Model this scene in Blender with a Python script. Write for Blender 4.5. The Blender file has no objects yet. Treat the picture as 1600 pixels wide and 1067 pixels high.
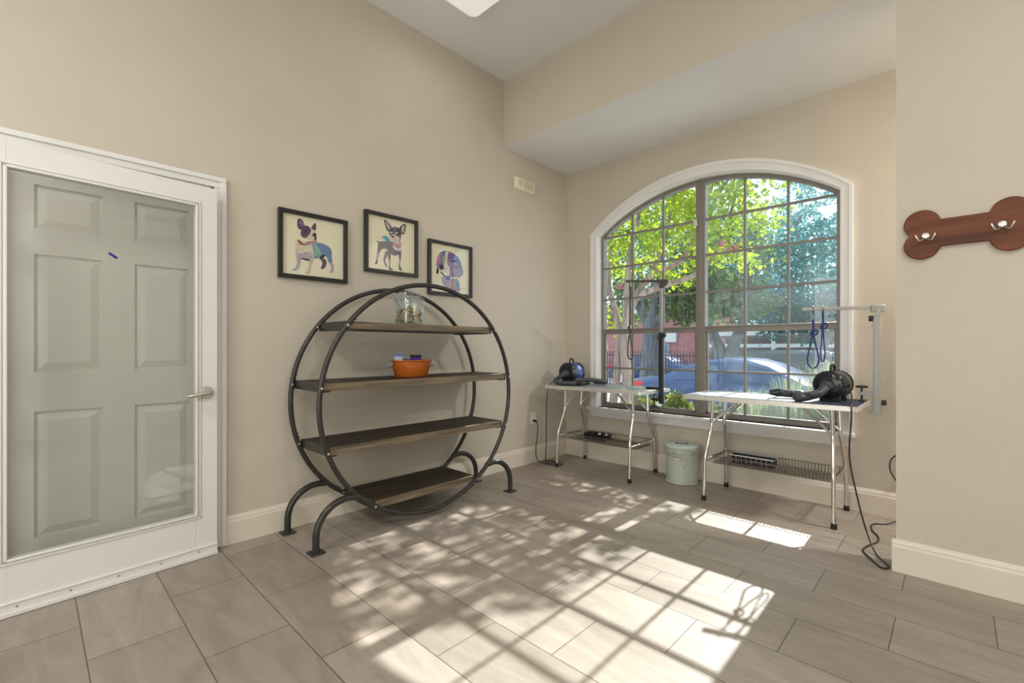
import bpy, bmesh, math, random
import numpy as np
from mathutils import Vector, Matrix

S = bpy.context.scene
COL = S.collection
R = math.radians
random.seed(7)

# ------------------------------------------------------------------ camera, sky, sun, exposure
cam_d = bpy.data.cameras.new('camera')
cam = bpy.data.objects.new('camera', cam_d)
COL.objects.link(cam)
cam.location = (3.0836, -4.0676, 1.15)
cam.rotation_euler = (R(90), 0, R(43.87))
cam_d.sensor_fit = 'HORIZONTAL'
cam_d.sensor_width = 36.0
cam_d.lens = 722.94 / 1600 * 36.0
cam_d.shift_y = 10.5 / 1600
cam_d.clip_start = 0.02
cam_d.clip_end = 300
S.camera = cam

S.view_settings.view_transform = 'Standard'
S.view_settings.look = 'None'
S.view_settings.exposure = 0.25
S.view_settings.gamma = 1.0
S.view_settings.use_curve_mapping = False
S.cycles.max_bounces = 10
S.cycles.diffuse_bounces = 5
S.cycles.glossy_bounces = 4
S.cycles.transmission_bounces = 6
S.cycles.transparent_max_bounces = 24
S.cycles.caustics_reflective = False
S.cycles.caustics_refractive = False
S.cycles.sample_clamp_indirect = 6.0

SUN_TAN = 0.793
SUN_STRENGTH = 10.0
SKY_STRENGTH = 1.75
LAMP_WATTS = 27.0
FILL_WATTS = 60.0
RECESS_FILL_WATTS = 60.0

w = bpy.data.worlds.new('sky')
S.world = w
w.use_nodes = True
nt = w.node_tree
nt.nodes.clear()
tc = nt.nodes.new('ShaderNodeTexCoord')
sx = nt.nodes.new('ShaderNodeSeparateXYZ')
rp = nt.nodes.new('ShaderNodeValToRGB')
rp.color_ramp.elements[0].position = 0.0
rp.color_ramp.elements[0].color = (0.56, 0.68, 0.74, 1)
rp.color_ramp.elements[1].position = 0.8
rp.color_ramp.elements[1].color = (0.70, 0.86, 1.0, 1)
bg = nt.nodes.new('ShaderNodeBackground')
bg.inputs['Strength'].default_value = SKY_STRENGTH
wo = nt.nodes.new('ShaderNodeOutputWorld')
nt.links.new(tc.outputs['Generated'], sx.inputs[0])
nt.links.new(sx.outputs['Z'], rp.inputs[0])
nt.links.new(rp.outputs[0], bg.inputs[0])
nt.links.new(bg.outputs[0], wo.inputs[0])

sun_d = bpy.data.lights.new('sun', 'SUN')
sun_d.energy = SUN_STRENGTH
sun_d.angle = R(0.5)
sun_d.color = (1.0, 0.975, 0.94)
sun = bpy.data.objects.new('sun', sun_d)
COL.objects.link(sun)
sun.location = (0, 12, 12)
sun.rotation_euler = Vector((0.012, -1.0, -SUN_TAN)).to_track_quat('-Z', 'Y').to_euler()

# ------------------------------------------------------------------ materials
def _new(name):
    m = bpy.data.materials.new(name)
    m.use_nodes = True
    n = m.node_tree.nodes
    return m, n, m.node_tree.links, n['Principled BSDF']

def mat(name, col, rough=0.5, metal=0.0, var=0.06, scale=8.0, bump=0.0, bscale=60.0, spec=0.5, stretch=(1, 1, 1),
        col2=None, coat=0.0, lo=0.35, hi=0.65, detail=4.0):
    m, n, l, p = _new(name)
    p.inputs['Roughness'].default_value = rough
    p.inputs['Metallic'].default_value = metal
    p.inputs['Specular IOR Level'].default_value = spec
    p.inputs['Coat Weight'].default_value = coat
    t = n.new('ShaderNodeTexCoord')
    mp = n.new('ShaderNodeMapping')
    mp.inputs['Scale'].default_value = stretch
    l.new(t.outputs['Object'], mp.inputs[0])
    nz = n.new('ShaderNodeTexNoise')
    nz.inputs['Scale'].default_value = scale
    nz.inputs['Detail'].default_value = detail
    l.new(mp.outputs[0], nz.inputs['Vector'])
    cr = n.new('ShaderNodeValToRGB')
    c2 = col2 if col2 else tuple(min(1, c * (1 + var)) for c in col)
    c1 = col if col2 else tuple(c * (1 - var) for c in col)
    cr.color_ramp.elements[0].position = lo
    cr.color_ramp.elements[0].color = (*c1, 1)
    cr.color_ramp.elements[1].position = hi
    cr.color_ramp.elements[1].color = (*c2, 1)
    l.new(nz.outputs['Fac'], cr.inputs[0])
    l.new(cr.outputs[0], p.inputs['Base Color'])
    if bump > 0:
        nb = n.new('ShaderNodeTexNoise')
        nb.inputs['Scale'].default_value = bscale
        nb.inputs['Detail'].default_value = 3
        l.new(t.outputs['Object'], nb.inputs['Vector'])
        bp = n.new('ShaderNodeBump')
        bp.inputs['Strength'].default_value = bump
        bp.inputs['Distance'].default_value = 0.004
        l.new(nb.outputs['Fac'], bp.inputs['Height'])
        l.new(bp.outputs[0], p.inputs['Normal'])
    return m

def glass_mat(name, tint=(0.96, 0.98, 0.97), dirt=0.03, gloss=1.0, dirtcol=(0.9, 0.95, 1.0), rough=0.0, dscale=1.5):
    """thin pane: clear with Fresnel reflection and a little dust that scatters light"""
    m = bpy.data.materials.new(name)
    m.use_nodes = True
    n = m.node_tree.nodes
    l = m.node_tree.links
    n.clear()
    out = n.new('ShaderNodeOutputMaterial')
    tr = n.new('ShaderNodeBsdfTransparent')
    tr.inputs[0].default_value = (*tint, 1)
    gl = n.new('ShaderNodeBsdfGlossy')
    gl.inputs['Roughness'].default_value = rough
    gl.inputs[0].default_value = (1, 1, 1, 1)
    # two-sided Schlick reflectance of a thin sheet
    ge = n.new('ShaderNodeNewGeometry')
    dt = n.new('ShaderNodeVectorMath')
    dt.operation = 'DOT_PRODUCT'
    l.new(ge.outputs['Normal'], dt.inputs[0])
    l.new(ge.outputs['Incoming'], dt.inputs[1])
    def mth(op, a, b_=None):
        k = n.new('ShaderNodeMath')
        k.operation = op
        l.new(a, k.inputs[0])
        if b_ is not None:
            k.inputs[1].default_value = b_
        return k.outputs[0]
    ab = mth('ABSOLUTE', dt.outputs['Value'])
    om = n.new('ShaderNodeMath')
    om.operation = 'SUBTRACT'
    om.use_clamp = True
    om.inputs[0].default_value = 1.0
    l.new(ab, om.inputs[1])
    p5 = mth('POWER', om.outputs[0], 5.0)
    sc_ = mth('MULTIPLY', p5, 0.90)
    ad_ = mth('ADD', sc_, 0.06)
    mu = n.new('ShaderNodeMath')
    mu.operation = 'MULTIPLY'
    mu.use_clamp = True
    mu.inputs[1].default_value = gloss
    l.new(ad_, mu.inputs[0])
    mx = n.new('ShaderNodeMixShader')
    l.new(mu.outputs[0], mx.inputs[0])
    l.new(tr.outputs[0], mx.inputs[1])
    l.new(gl.outputs[0], mx.inputs[2])
    last = mx
    if dirt > 0:
        df = n.new('ShaderNodeBsdfDiffuse')
        df.inputs[0].default_value = (*dirtcol, 1)
        tl = n.new('ShaderNodeBsdfTranslucent')
        tl.inputs[0].default_value = (*dirtcol, 1)
        ad = n.new('ShaderNodeMixShader')
        ad.inputs[0].default_value = 0.6
        l.new(df.outputs[0], ad.inputs[1])
        l.new(tl.outputs[0], ad.inputs[2])
        t = n.new('ShaderNodeTexCoord')
        nz = n.new('ShaderNodeTexNoise')
        nz.inputs['Scale'].default_value = dscale
        nz.inputs['Detail'].default_value = 5
        l.new(t.outputs['Object'], nz.inputs['Vector'])
        mr = n.new('ShaderNodeMapRange')
        mr.inputs['From Min'].default_value = 0.35
        mr.inputs['From Max'].default_value = 0.75
        mr.inputs['To Min'].default_value = dirt * 0.35
        mr.inputs['To Max'].default_value = dirt * 1.8
        l.new(nz.outputs['Fac'], mr.inputs['Value'])
        m2 = n.new('ShaderNodeMixShader')
        l.new(mr.outputs[0], m2.inputs[0])
        l.new(mx.outputs[0], m2.inputs[1])
        l.new(ad.outputs[0], m2.inputs[2])
        last = m2
    l.new(last.outputs[0], out.inputs[0])
    return m

def leaf_mat(name, c1, c2, trans=0.55, scale=1.2):
    m = bpy.data.materials.new(name)
    m.use_nodes = True
    n = m.node_tree.nodes
    l = m.node_tree.links
    n.clear()
    out = n.new('ShaderNodeOutputMaterial')
    t = n.new('ShaderNodeTexCoord')
    nz = n.new('ShaderNodeTexNoise')
    nz.inputs['Scale'].default_value = scale * 4
    nz.inputs['Detail'].default_value = 6
    nz.inputs['Roughness'].default_value = 0.75
    l.new(t.outputs['Object'], nz.inputs['Vector'])
    cr = n.new('ShaderNodeValToRGB')
    cr.color_ramp.elements[0].position = 0.35
    cr.color_ramp.elements[0].color = (*c1, 1)
    cr.color_ramp.elements[1].position = 0.65
    cr.color_ramp.elements[1].color = (*c2, 1)
    l.new(nz.outputs['Fac'], cr.inputs[0])
    df = n.new('ShaderNodeBsdfDiffuse')
    tl = n.new('ShaderNodeBsdfTranslucent')
    l.new(cr.outputs[0], df.inputs[0])
    l.new(cr.outputs[0], tl.inputs[0])
    mx = n.new('ShaderNodeMixShader')
    mx.inputs[0].default_value = trans
    l.new(df.outputs[0], mx.inputs[1])
    l.new(tl.outputs[0], mx.inputs[2])
    l.new(mx.outputs[0], out.inputs[0])
    return m

def emit_mat(name, col, strength):
    m, n, l, p = _new(name)
    p.inputs['Base Color'].default_value = (0.8, 0.8, 0.78, 1)
    p.inputs['Emission Color'].default_value = (*col, 1)
    p.inputs['Emission Strength'].default_value = strength
    return m

def floor_mat():
    m, n, l, p = _new('floor_tile')
    t = n.new('ShaderNodeTexCoord')
    mp = n.new('ShaderNodeMapping')
    mp.inputs['Location'].default_value = (-0.22, 0, 0)
    l.new(t.outputs['Object'], mp.inputs[0])
    b = n.new('ShaderNodeTexBrick')
    b.inputs['Scale'].default_value = 1.0
    b.inputs['Brick Width'].default_value = 0.605
    b.inputs['Row Height'].default_value = 0.3025
    b.inputs['Mortar Size'].default_value = 0.0022
    b.inputs['Mortar Smooth'].default_value = 0.1
    b.offset = 0.5
    b.inputs['Color1'].default_value = (0.375, 0.325, 0.273, 1)
    b.inputs['Color2'].default_value = (0.305, 0.259, 0.211, 1)
    b.inputs['Mortar'].default_value = (0.11, 0.095, 0.08, 1)
    l.new(mp.outputs[0], b.inputs['Vector'])
    m2 = n.new('ShaderNodeMapping')
    m2.inputs['Scale'].default_value = (1.2, 5.0, 1)
    m2.inputs['Rotation'].default_value = (0, 0, R(12))
    l.new(t.outputs['Object'], m2.inputs[0])
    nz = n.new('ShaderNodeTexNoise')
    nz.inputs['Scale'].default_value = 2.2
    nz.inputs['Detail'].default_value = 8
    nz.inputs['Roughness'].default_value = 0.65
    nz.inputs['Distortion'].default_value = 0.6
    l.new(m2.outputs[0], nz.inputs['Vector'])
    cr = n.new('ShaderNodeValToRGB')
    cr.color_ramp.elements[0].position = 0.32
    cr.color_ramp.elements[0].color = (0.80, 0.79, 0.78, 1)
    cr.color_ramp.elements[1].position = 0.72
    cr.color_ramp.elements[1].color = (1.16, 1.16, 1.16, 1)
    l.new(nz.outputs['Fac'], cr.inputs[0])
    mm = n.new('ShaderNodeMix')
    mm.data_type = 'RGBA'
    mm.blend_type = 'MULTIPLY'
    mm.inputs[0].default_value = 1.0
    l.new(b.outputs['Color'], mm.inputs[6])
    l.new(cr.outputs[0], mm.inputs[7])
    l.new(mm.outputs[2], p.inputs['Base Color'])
    mr = n.new('ShaderNodeMapRange')
    mr.inputs['To Min'].default_value = 0.34
    mr.inputs['To Max'].default_value = 0.5
    l.new(nz.outputs['Fac'], mr.inputs['Value'])
    l.new(mr.outputs[0], p.inputs['Roughness'])
    bp = n.new('ShaderNodeBump')
    bp.invert = True
    bp.inputs['Strength'].default_value = 0.5
    bp.inputs['Distance'].default_value = 0.002
    l.new(b.outputs['Fac'], bp.inputs['Height'])
    l.new(bp.outputs[0], p.inputs['Normal'])
    return m

def brick_mat(name, c1, c2, mortar):
    m, n, l, p = _new(name)
    t = n.new('ShaderNodeTexCoord')
    mp = n.new('ShaderNodeMapping')
    mp.inputs['Rotation'].default_value = (R(90), 0, 0)
    l.new(t.outputs['Object'], mp.inputs[0])
    b = n.new('ShaderNodeTexBrick')
    b.inputs['Scale'].default_value = 1.0
    b.inputs['Brick Width'].default_value = 0.22
    b.inputs['Row Height'].default_value = 0.075
    b.inputs['Mortar Size'].default_value = 0.006
    b.inputs['Color1'].default_value = (*c1, 1)
    b.inputs['Color2'].default_value = (*c2, 1)
    b.inputs['Mortar'].default_value = (*mortar, 1)
    l.new(mp.outputs[0], b.inputs['Vector'])
    l.new(b.outputs['Color'], p.inputs['Base Color'])
    p.inputs['Roughness'].default_value = 0.9
    return m

M = {}
M['wall'] = mat('wall_paint', (0.60, 0.545, 0.455), 0.75, var=0.02, scale=2.0, bump=0.18, bscale=90, spec=0.25)
M['ceiling'] = mat('ceiling_paint', (0.82, 0.83, 0.83), 0.85, var=0.015, scale=2.0, bump=0.08, bscale=120, spec=0.2)
M['trim'] = mat('cream_trim_paint', (0.76, 0.69, 0.58), 0.4, var=0.02, scale=4)
M['white_trim'] = mat('white_trim_paint', (0.80, 0.79, 0.77), 0.38, var=0.015, scale=4)
M['door_white'] = mat('door_paint', (0.80, 0.79, 0.765), 0.35, var=0.012, scale=3)
M['door_grey'] = mat('panel_door_paint', (0.60, 0.60, 0.555), 0.42, var=0.02, scale=3)
M['floor'] = floor_mat()
M['frame_bronze'] = mat('window_frame_metal', (0.235, 0.215, 0.185), 0.45, metal=0.25, var=0.05, scale=10)
M['nickel'] = mat('brushed_nickel', (0.62, 0.59, 0.54), 0.28, metal=1.0, var=0.05, scale=30)
M['chrome'] = mat('chrome_steel', (0.80, 0.79, 0.77), 0.17, metal=1.0, var=0.03, scale=20)
M['wire'] = mat('chrome_wire', (0.22, 0.20, 0.175), 0.3, metal=1.0, var=0.04, scale=20)
M['alu'] = mat('aluminium_edge', (0.80, 0.77, 0.72), 0.35, metal=0.6, var=0.05, scale=20)
M['silver_paint'] = mat('silver_paint', (0.36, 0.355, 0.34), 0.4, metal=0.35, var=0.04, scale=12)
M['steel_dark'] = mat('gunmetal_steel', (0.055, 0.052, 0.048), 0.34, metal=0.5, var=0.12, scale=25)
M['wood'] = mat('dark_stained_wood', (0.020, 0.014, 0.009), 0.55, spec=0.3, scale=3.0, stretch=(9, 0.8, 9), col2=(0.055, 0.039, 0.024), bump=0.15, bscale=40)
M['wood_edge'] = mat('lit_wood_edge', (0.085, 0.066, 0.045), 0.6, scale=3.0, stretch=(6, 0.9, 14), col2=(0.24, 0.185, 0.115), bump=0.2, bscale=40)  # lighter copy of the board wood, light on the edges put into the colour
M['cherry'] = mat('reddish_brown_wood', (0.085, 0.024, 0.009), 0.48, scale=2.2, stretch=(1.3, 8, 8), col2=(0.20, 0.062, 0.020), detail=8, spec=0.3)
M['black_frame'] = mat('black_frame_lacquer', (0.012, 0.012, 0.013), 0.35, var=0.2, scale=10)
M['black'] = mat('black_plastic', (0.014, 0.014, 0.016), 0.4, var=0.2, scale=20)
M['black_gloss'] = mat('glossy_black_plastic', (0.013, 0.014, 0.018), 0.18, var=0.2, scale=20)
M['rubber'] = mat('black_rubber', (0.016, 0.015, 0.015), 0.7, var=0.2, scale=20)
M['hose'] = mat('ribbed_grey_hose', (0.055, 0.055, 0.062), 0.32, var=0.15, scale=40)
M['blue'] = mat('cobalt_blue_shell', (0.012, 0.045, 0.23), 0.3, var=0.1, scale=10, coat=0.3)
M['navy'] = mat('navy_nylon', (0.012, 0.028, 0.13), 0.6, var=0.15, scale=60)
M['mat_grey'] = mat('ribbed_table_mat', (0.27, 0.285, 0.30), 0.42, var=0.06, scale=30, bump=0.2, bscale=200)
M['sheet_navy'] = mat('navy_sheet', (0.035, 0.04, 0.07), 0.5, var=0.1, scale=30, bump=0.2, bscale=200)
M['paper'] = mat('parchment_paper', (0.86, 0.77, 0.56), 0.8, scale=2.0, col2=(0.92, 0.86, 0.68), spec=0.1)
M['glass_art'] = glass_mat('picture_glass', dirt=0.0)
M['glass_door'] = glass_mat('door_glass', tint=(0.93, 0.95, 0.93), dirt=0.03, gloss=2.4, dirtcol=(0.75, 0.8, 0.75), dscale=1.2)
M['glass_win_clear'] = glass_mat('window_glass', tint=(0.97, 0.985, 0.98), dirt=0.022)
M['glass_win_dusty'] = glass_mat('dusty_window_glass', tint=(0.92, 0.98, 0.99), dirt=0.05, dirtcol=(0.80, 0.95, 1.0), dscale=2.5)
M['glass_jar'] = glass_mat('jar_glass', tint=(0.93, 0.98, 1.0), dirt=0.015, gloss=1.8)
M['liner'] = glass_mat('clear_plastic_liner', tint=(0.93, 0.93, 0.92), dirt=0.50, gloss=2.0, dirtcol=(0.9, 0.89, 0.86), rough=0.08, dscale=14)
M['mint'] = mat('pale_mint_enamel', (0.50, 0.55, 0.49), 0.4, var=0.03, scale=8)
M['mint_lid'] = mat('pale_mint_lid', (0.56, 0.64, 0.58), 0.35, var=0.03, scale=8)
M['orange'] = mat('orange_enamel', (0.50, 0.125, 0.014), 0.18, var=0.12, scale=10, coat=0.4)
M['treat'] = mat('biscuit_pieces', (0.035, 0.02, 0.008), 0.8, scale=32, col2=(0.62, 0.42, 0.17), lo=0.42, hi=0.52)
M['packet_blue'] = mat('light_blue_packet', (0.12, 0.25, 0.60), 0.35, scale=16, col2=(0.45, 0.60, 0.85), lo=0.48, hi=0.55)
M['packet_purple'] = mat('purple_packet', (0.10, 0.02, 0.38), 0.3, scale=30, var=0.3)
M['packet_white'] = mat('pale_packet_film', (0.66, 0.70, 0.80), 0.3, scale=30, var=0.1)
M['packet_dark'] = mat('dark_violet_packet', (0.05, 0.02, 0.10), 0.3, scale=30, var=0.3)
M['ivory'] = mat('ivory_plastic', (0.80, 0.74, 0.58), 0.45, var=0.03, scale=8)
M['ivory_dark'] = mat('dark_ivory_plastic', (0.62, 0.54, 0.38), 0.5, var=0.03, scale=8)  # darker ivory for the box grille
M['outlet'] = mat('white_outlet_plastic', (0.82, 0.80, 0.76), 0.35, var=0.02, scale=8)
M['sticker'] = mat('blue_sticker', (0.02, 0.03, 0.22), 0.5, var=0.1, scale=20)
M['label'] = mat('pale_label', (0.45, 0.55, 0.75), 0.4, var=0.1, scale=60)
M['lamp'] = emit_mat('lamp_diffuser', (1.0, 0.98, 0.92), 0.35)

# ------------------------------------------------------------------ mesh building
OFF = {}

def cat_rom(pts, n=8, closed=False):
    P = [Vector(p) for p in pts]
    out = []
    N = len(P)
    rng = range(N) if closed else range(N - 1)
    for i in rng:
        if closed:
            a, b, c, d = P[i - 1], P[i], P[(i + 1) % N], P[(i + 2) % N]
        else:
            a, b, c, d = P[max(i - 1, 0)], P[i], P[i + 1], P[min(i + 2, N - 1)]
        for k in range(n):
            t = k / n
            out.append(0.5 * ((2 * b) + (c - a) * t + (2 * a - 5 * b + 4 * c - d) * t * t + (3 * b - a - 3 * c + d) * t ** 3))
    if not closed:
        out.append(P[-1])
    return out

class MB:
    def __init__(s):
        s.v, s.f, s.m = [], [], []

    def add(s, vs, fs, mi=0):
        o = len(s.v)
        s.v += [tuple(v) for v in vs]
        s.f += [tuple(o + i for i in f) for f in fs]
        s.m += [mi] * len(fs)
        return s

    def box(s, a, b, mi=0):
        x0, y0, z0 = (min(a[i], b[i]) for i in range(3))
        x1, y1, z1 = (max(a[i], b[i]) for i in range(3))
        return s.add([(x0, y0, z0), (x1, y0, z0), (x1, y1, z0), (x0, y1, z0), (x0, y0, z1), (x1, y0, z1), (x1, y1, z1), (x0, y1, z1)],
                     [(0, 3, 2, 1), (4, 5, 6, 7), (0, 1, 5, 4), (1, 2, 6, 5), (2, 3, 7, 6), (3, 0, 4, 7)], mi)

    def bar(s, p0, p1, w, h, up=(0, 0, 1), mi=0):
        p0, p1 = Vector(p0), Vector(p1)
        d = (p1 - p0).normalized()
        up = Vector(up)
        sd = d.cross(up).normalized()
        u = sd.cross(d).normalized()
        vs = []
        for p in (p0, p1):
            for a, b in ((-1, -1), (1, -1), (1, 1), (-1, 1)):
                vs.append(p + sd * (a * w / 2) + u * (b * h / 2))
        return s.add(vs, [(0, 3, 2, 1), (4, 5, 6, 7), (0, 1, 5, 4), (1, 2, 6, 5), (2, 3, 7, 6), (3, 0, 4, 7)], mi)

    def tube(s, pts, r, n=10, closed=False, mi=0, sq=False):
        P = [Vector(p) for p in pts]
        N = len(P)
        rad = r if isinstance(r, (list, tuple)) else [r] * N
        vs, fs = [], []
        pu = None
        for i in range(N):
            if closed:
                t = P[(i + 1) % N] - P[i - 1]
            else:
                t = P[min(i + 1, N - 1)] - P[max(i - 1, 0)]
            t.normalize()
            if pu is None:
                ref = Vector((0, 0, 1)) if abs(t.z) < 0.9 else Vector((1, 0, 0))
                pu = (ref - t * ref.dot(t)).normalized()
            else:
                pu = (pu - t * pu.dot(t)).normalized()
            sd = t.cross(pu)
            for k in range(n):
                a = 2 * math.pi * (k + (0.5 if sq else 0)) / n
                rr = rad[i] * (1.414 if sq else 1)
                vs.append(P[i] + pu * (math.cos(a) * rr) + sd * (math.sin(a) * rr))
        for i in range(N if closed else N - 1):
            j = (i + 1) % N
            for k in range(n):
                k2 = (k + 1) % n
                fs.append((i * n + k, i * n + k2, j * n + k2, j * n + k))
        if not closed:
            fs.append(tuple(range(n))[::-1])
            fs.append(tuple((N - 1) * n + k for k in range(n)))
        return s.add(vs, fs, mi)

    def lathe(s, prof, c=(0, 0, 0), n=32, axis='z', mi=0, sx=1.0, sy=1.0):
        c = Vector(c)
        vs, fs = [], []
        for r, h in prof:
            for k in range(n):
                a = 2 * math.pi * k / n
                x, y = r * math.cos(a) * sx, r * math.sin(a) * sy
                v = (x, y, h) if axis == 'z' else ((h, x, y) if axis == 'x' else (y, h, x))
                vs.append(c + Vector(v))
        L = len(prof)
        for i in range(L - 1):
            for k in range(n):
                k2 = (k + 1) % n
                fs.append((i * n + k, i * n + k2, (i + 1) * n + k2, (i + 1) * n + k))
        if prof[0][0] > 1e-6:
            fs.append(tuple(range(n))[::-1])
        if prof[-1][0] > 1e-6:
            fs.append(tuple((L - 1) * n + k for k in range(n)))
        return s.add(vs, fs, mi)

    def prism(s, poly, axis, a0, a1, mi=0):
        """poly in the two other axes (x: (y,z); y: (x,z); z: (x,y))"""
        def P(u, v, a):
            return {'x': (a, u, v), 'y': (u, a, v), 'z': (u, v, a)}[axis]
        n = len(poly)
        vs = [P(u, v, a0) for u, v in poly] + [P(u, v, a1) for u, v in poly]
        fs = [tuple(range(n)), tuple(range(2 * n - 1, n - 1, -1))]
        for i in range(n):
            j = (i + 1) % n
            fs.append((i, i + n, j + n, j))
        return s.add(vs, fs, mi)

    def strip(s, outer, inner, y0, y1, closed=False, mi=0):
        """solid band in an xz plane between two polylines, from y0 to y1"""
        n = len(outer)
        vs = []
        for i in range(n):
            for (u, v), yy in ((outer[i], y0), (inner[i], y0), (inner[i], y1), (outer[i], y1)):
                vs.append((u, yy, v))
        fs = []
        for i in range(n if closed else n - 1):
            j = (i + 1) % n
            for k in range(4):
                k2 = (k + 1) % 4
                fs.append((4 * i + k, 4 * i + k2, 4 * j + k2, 4 * j + k))
        if not closed:
            fs += [(3, 2, 1, 0), tuple(4 * (n - 1) + k for k in range(4))]
        return s.add(vs, fs, mi)

    def ball(s, c, r, n=12, sc=(1, 1, 1), mi=0):
        prof = []
        for i in range(n // 2 + 1):
            a = -math.pi / 2 + math.pi * i / (n // 2)
            prof.append((max(1e-7, r * math.cos(a)), r * math.sin(a)))
        o = len(s.v)
        s.lathe(prof, (0, 0, 0), n, 'z', mi)
        for i in range(o, len(s.v)):
            x, y, z = s.v[i]
            s.v[i] = (c[0] + x * sc[0], c[1] + y * sc[1], c[2] + z * sc[2])
        return s

    def build(s, name, mats, parent=None, bevel=0.0, smooth=True, seg=2, angle=0.6):
        if not isinstance(mats, (list, tuple)):
            mats = [mats]
        me = bpy.data.meshes.new(name)
        V = np.array(s.v, dtype=float)
        if parent is not None:
            off = Vector(OFF.get(parent.name, (0, 0, 0)))
            loc = Vector((0, 0, 0))
        else:
            lo, hi = V.min(0), V.max(0)
            off = Vector(((lo[0] + hi[0]) / 2, (lo[1] + hi[1]) / 2, lo[2]))
            loc = off
        V = V - np.array(off)
        me.from_pydata([tuple(v) for v in V], [], s.f)
        for m in mats:
            me.materials.append(m)
        if len(mats) > 1:
            me.polygons.foreach_set('material_index', s.m)
        bm = bmesh.new()
        bm.from_mesh(me)
        bmesh.ops.recalc_face_normals(bm, faces=bm.faces)
        bm.to_mesh(me)
        bm.free()
        if smooth:
            me.shade_smooth()
            me.set_sharp_from_angle(angle=angle)
        o = bpy.data.objects.new(name, me)
        COL.objects.link(o)
        o.location = loc
        if parent is not None:
            o.parent = parent
            OFF[o.name] = OFF.get(parent.name, (0, 0, 0))
        if bevel > 0:
            b = o.modifiers.new('bevel', 'BEVEL')
            b.width = bevel
            b.segments = seg
            b.limit_method = 'ANGLE'
            b.angle_limit = R(40)
        return o

def tag(o, label, cat, group=None, kind=None):
    o['label'] = label
    o['category'] = cat
    if group:
        o['group'] = group
    if kind:
        o['kind'] = kind
    return o

def thing(name, label, cat, loc=(0, 0, 0), group=None, kind=None):
    o = bpy.data.objects.new(name, None)
    COL.objects.link(o)
    o.location = loc
    o.empty_display_size = 0.1
    OFF[o.name] = tuple(loc)
    return tag(o, label, cat, group, kind)

def plabel(o, text):
    o['label'] = text
    return o

# ================================================================== THE SETTING
XR, YF, ZC, ZR = 5.4, -6.6, 3.67, 3.045       # right wall, front wall, ceiling, recess ceiling
YB, XB = -0.965, 2.857                         # beam / bone-wall plane, its corner
# door opening in the left wall
DY0, DY1, DZ = -4.205, -3.337, 2.075

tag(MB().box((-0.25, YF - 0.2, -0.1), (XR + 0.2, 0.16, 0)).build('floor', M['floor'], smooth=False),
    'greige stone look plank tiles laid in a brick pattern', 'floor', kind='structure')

b = MB()
b.box((-0.16, DY1, 0), (0, 0.14, ZC))
b.box((-0.16, YF - 0.14, 0), (0, DY0, ZC))
b.box((-0.16, DY0, DZ), (0, DY1, ZC))
tag(b.build('wall_left', M['wall'], smooth=False), 'beige painted wall behind the round shelf and pictures', 'wall', kind='structure')

# window geometry
WCX, WHW, WZS, WRISE, WZB = 1.440, 1.045, 2.305, 0.355, 0.545

def arch(hw, zs, rise, n=28, cx=WCX):
    rad = (hw * hw + rise * rise) / (2 * rise)
    zc = zs + rise - rad
    a = math.asin(hw / rad)
    return [(cx + rad * math.sin(-a + 2 * a * i / n), zc + rad * math.cos(-a + 2 * a * i / n)) for i in range(n + 1)]

def arch_z(x, hw, zs, rise, cx=WCX):
    rad = (hw * hw + rise * rise) / (2 * rise)
    return zs + rise - rad + math.sqrt(max(0, rad * rad - (x - cx) ** 2))

b = MB()
x0, x1 = WCX - WHW, WCX + WHW
b.box((0, 0, 0), (x0, 0.15, 3.3))
b.box((x1, 0, 0), (XR + 0.15, 0.15, 3.3))
b.box((x0, 0, 0), (x1, 0.15, WZB))
A = arch(WHW, WZS, WRISE)
for i in range(len(A) - 1):
    b.prism([A[i], A[i + 1], (A[i + 1][0], 3.3), (A[i][0], 3.3)], 'y', 0, 0.15)
tag(b.build('wall_back', M['wall'], smooth=False), 'beige wall around the arched window', 'wall', kind='structure')

b = MB()
b.box((XB, YB, 0), (XR + 0.15, YB + 0.15, ZC))
tag(b.build('wall_right', M['wall'], smooth=False), 'textured beige wall with the wooden bone rack', 'wall', kind='structure')
tag(MB().box((XR, YF - 0.14, 0), (XR + 0.15, 0, ZC)).build('wall_side', M['wall'], smooth=False), 'beige wall to the right of the viewer', 'wall', kind='structure')
tag(MB().box((0, YF - 0.14, 0), (XR, YF, ZC)).build('wall_front', M['wall'], smooth=False), 'beige wall behind the viewer', 'wall', kind='structure')

b = MB()
b.box((-0.16, YF - 0.14, ZC), (XR + 0.15, YB + 0.15, ZC + 0.15))
tag(b.build('ceiling', M['ceiling'], smooth=False), 'high white ceiling of the main room', 'ceiling', kind='structure')
b = MB()
b.box((0, YB + 0.002, ZR), (XB, 0.15, ZR + 0.14))
b.box((XB, YB + 0.15, ZR), (XR, 0.15, ZR + 0.14))
tag(b.build('ceiling_recess', M['ceiling'], smooth=False), 'lower white ceiling over the window recess', 'ceiling', kind='structure')
b = MB()
b.box((0, YB, ZR + 0.0015), (XB, YB + 0.15, ZC))
tag(b.build('wall_header', M['wall'], smooth=False), 'beige header beam above the window recess', 'wall', kind='structure')

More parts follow.
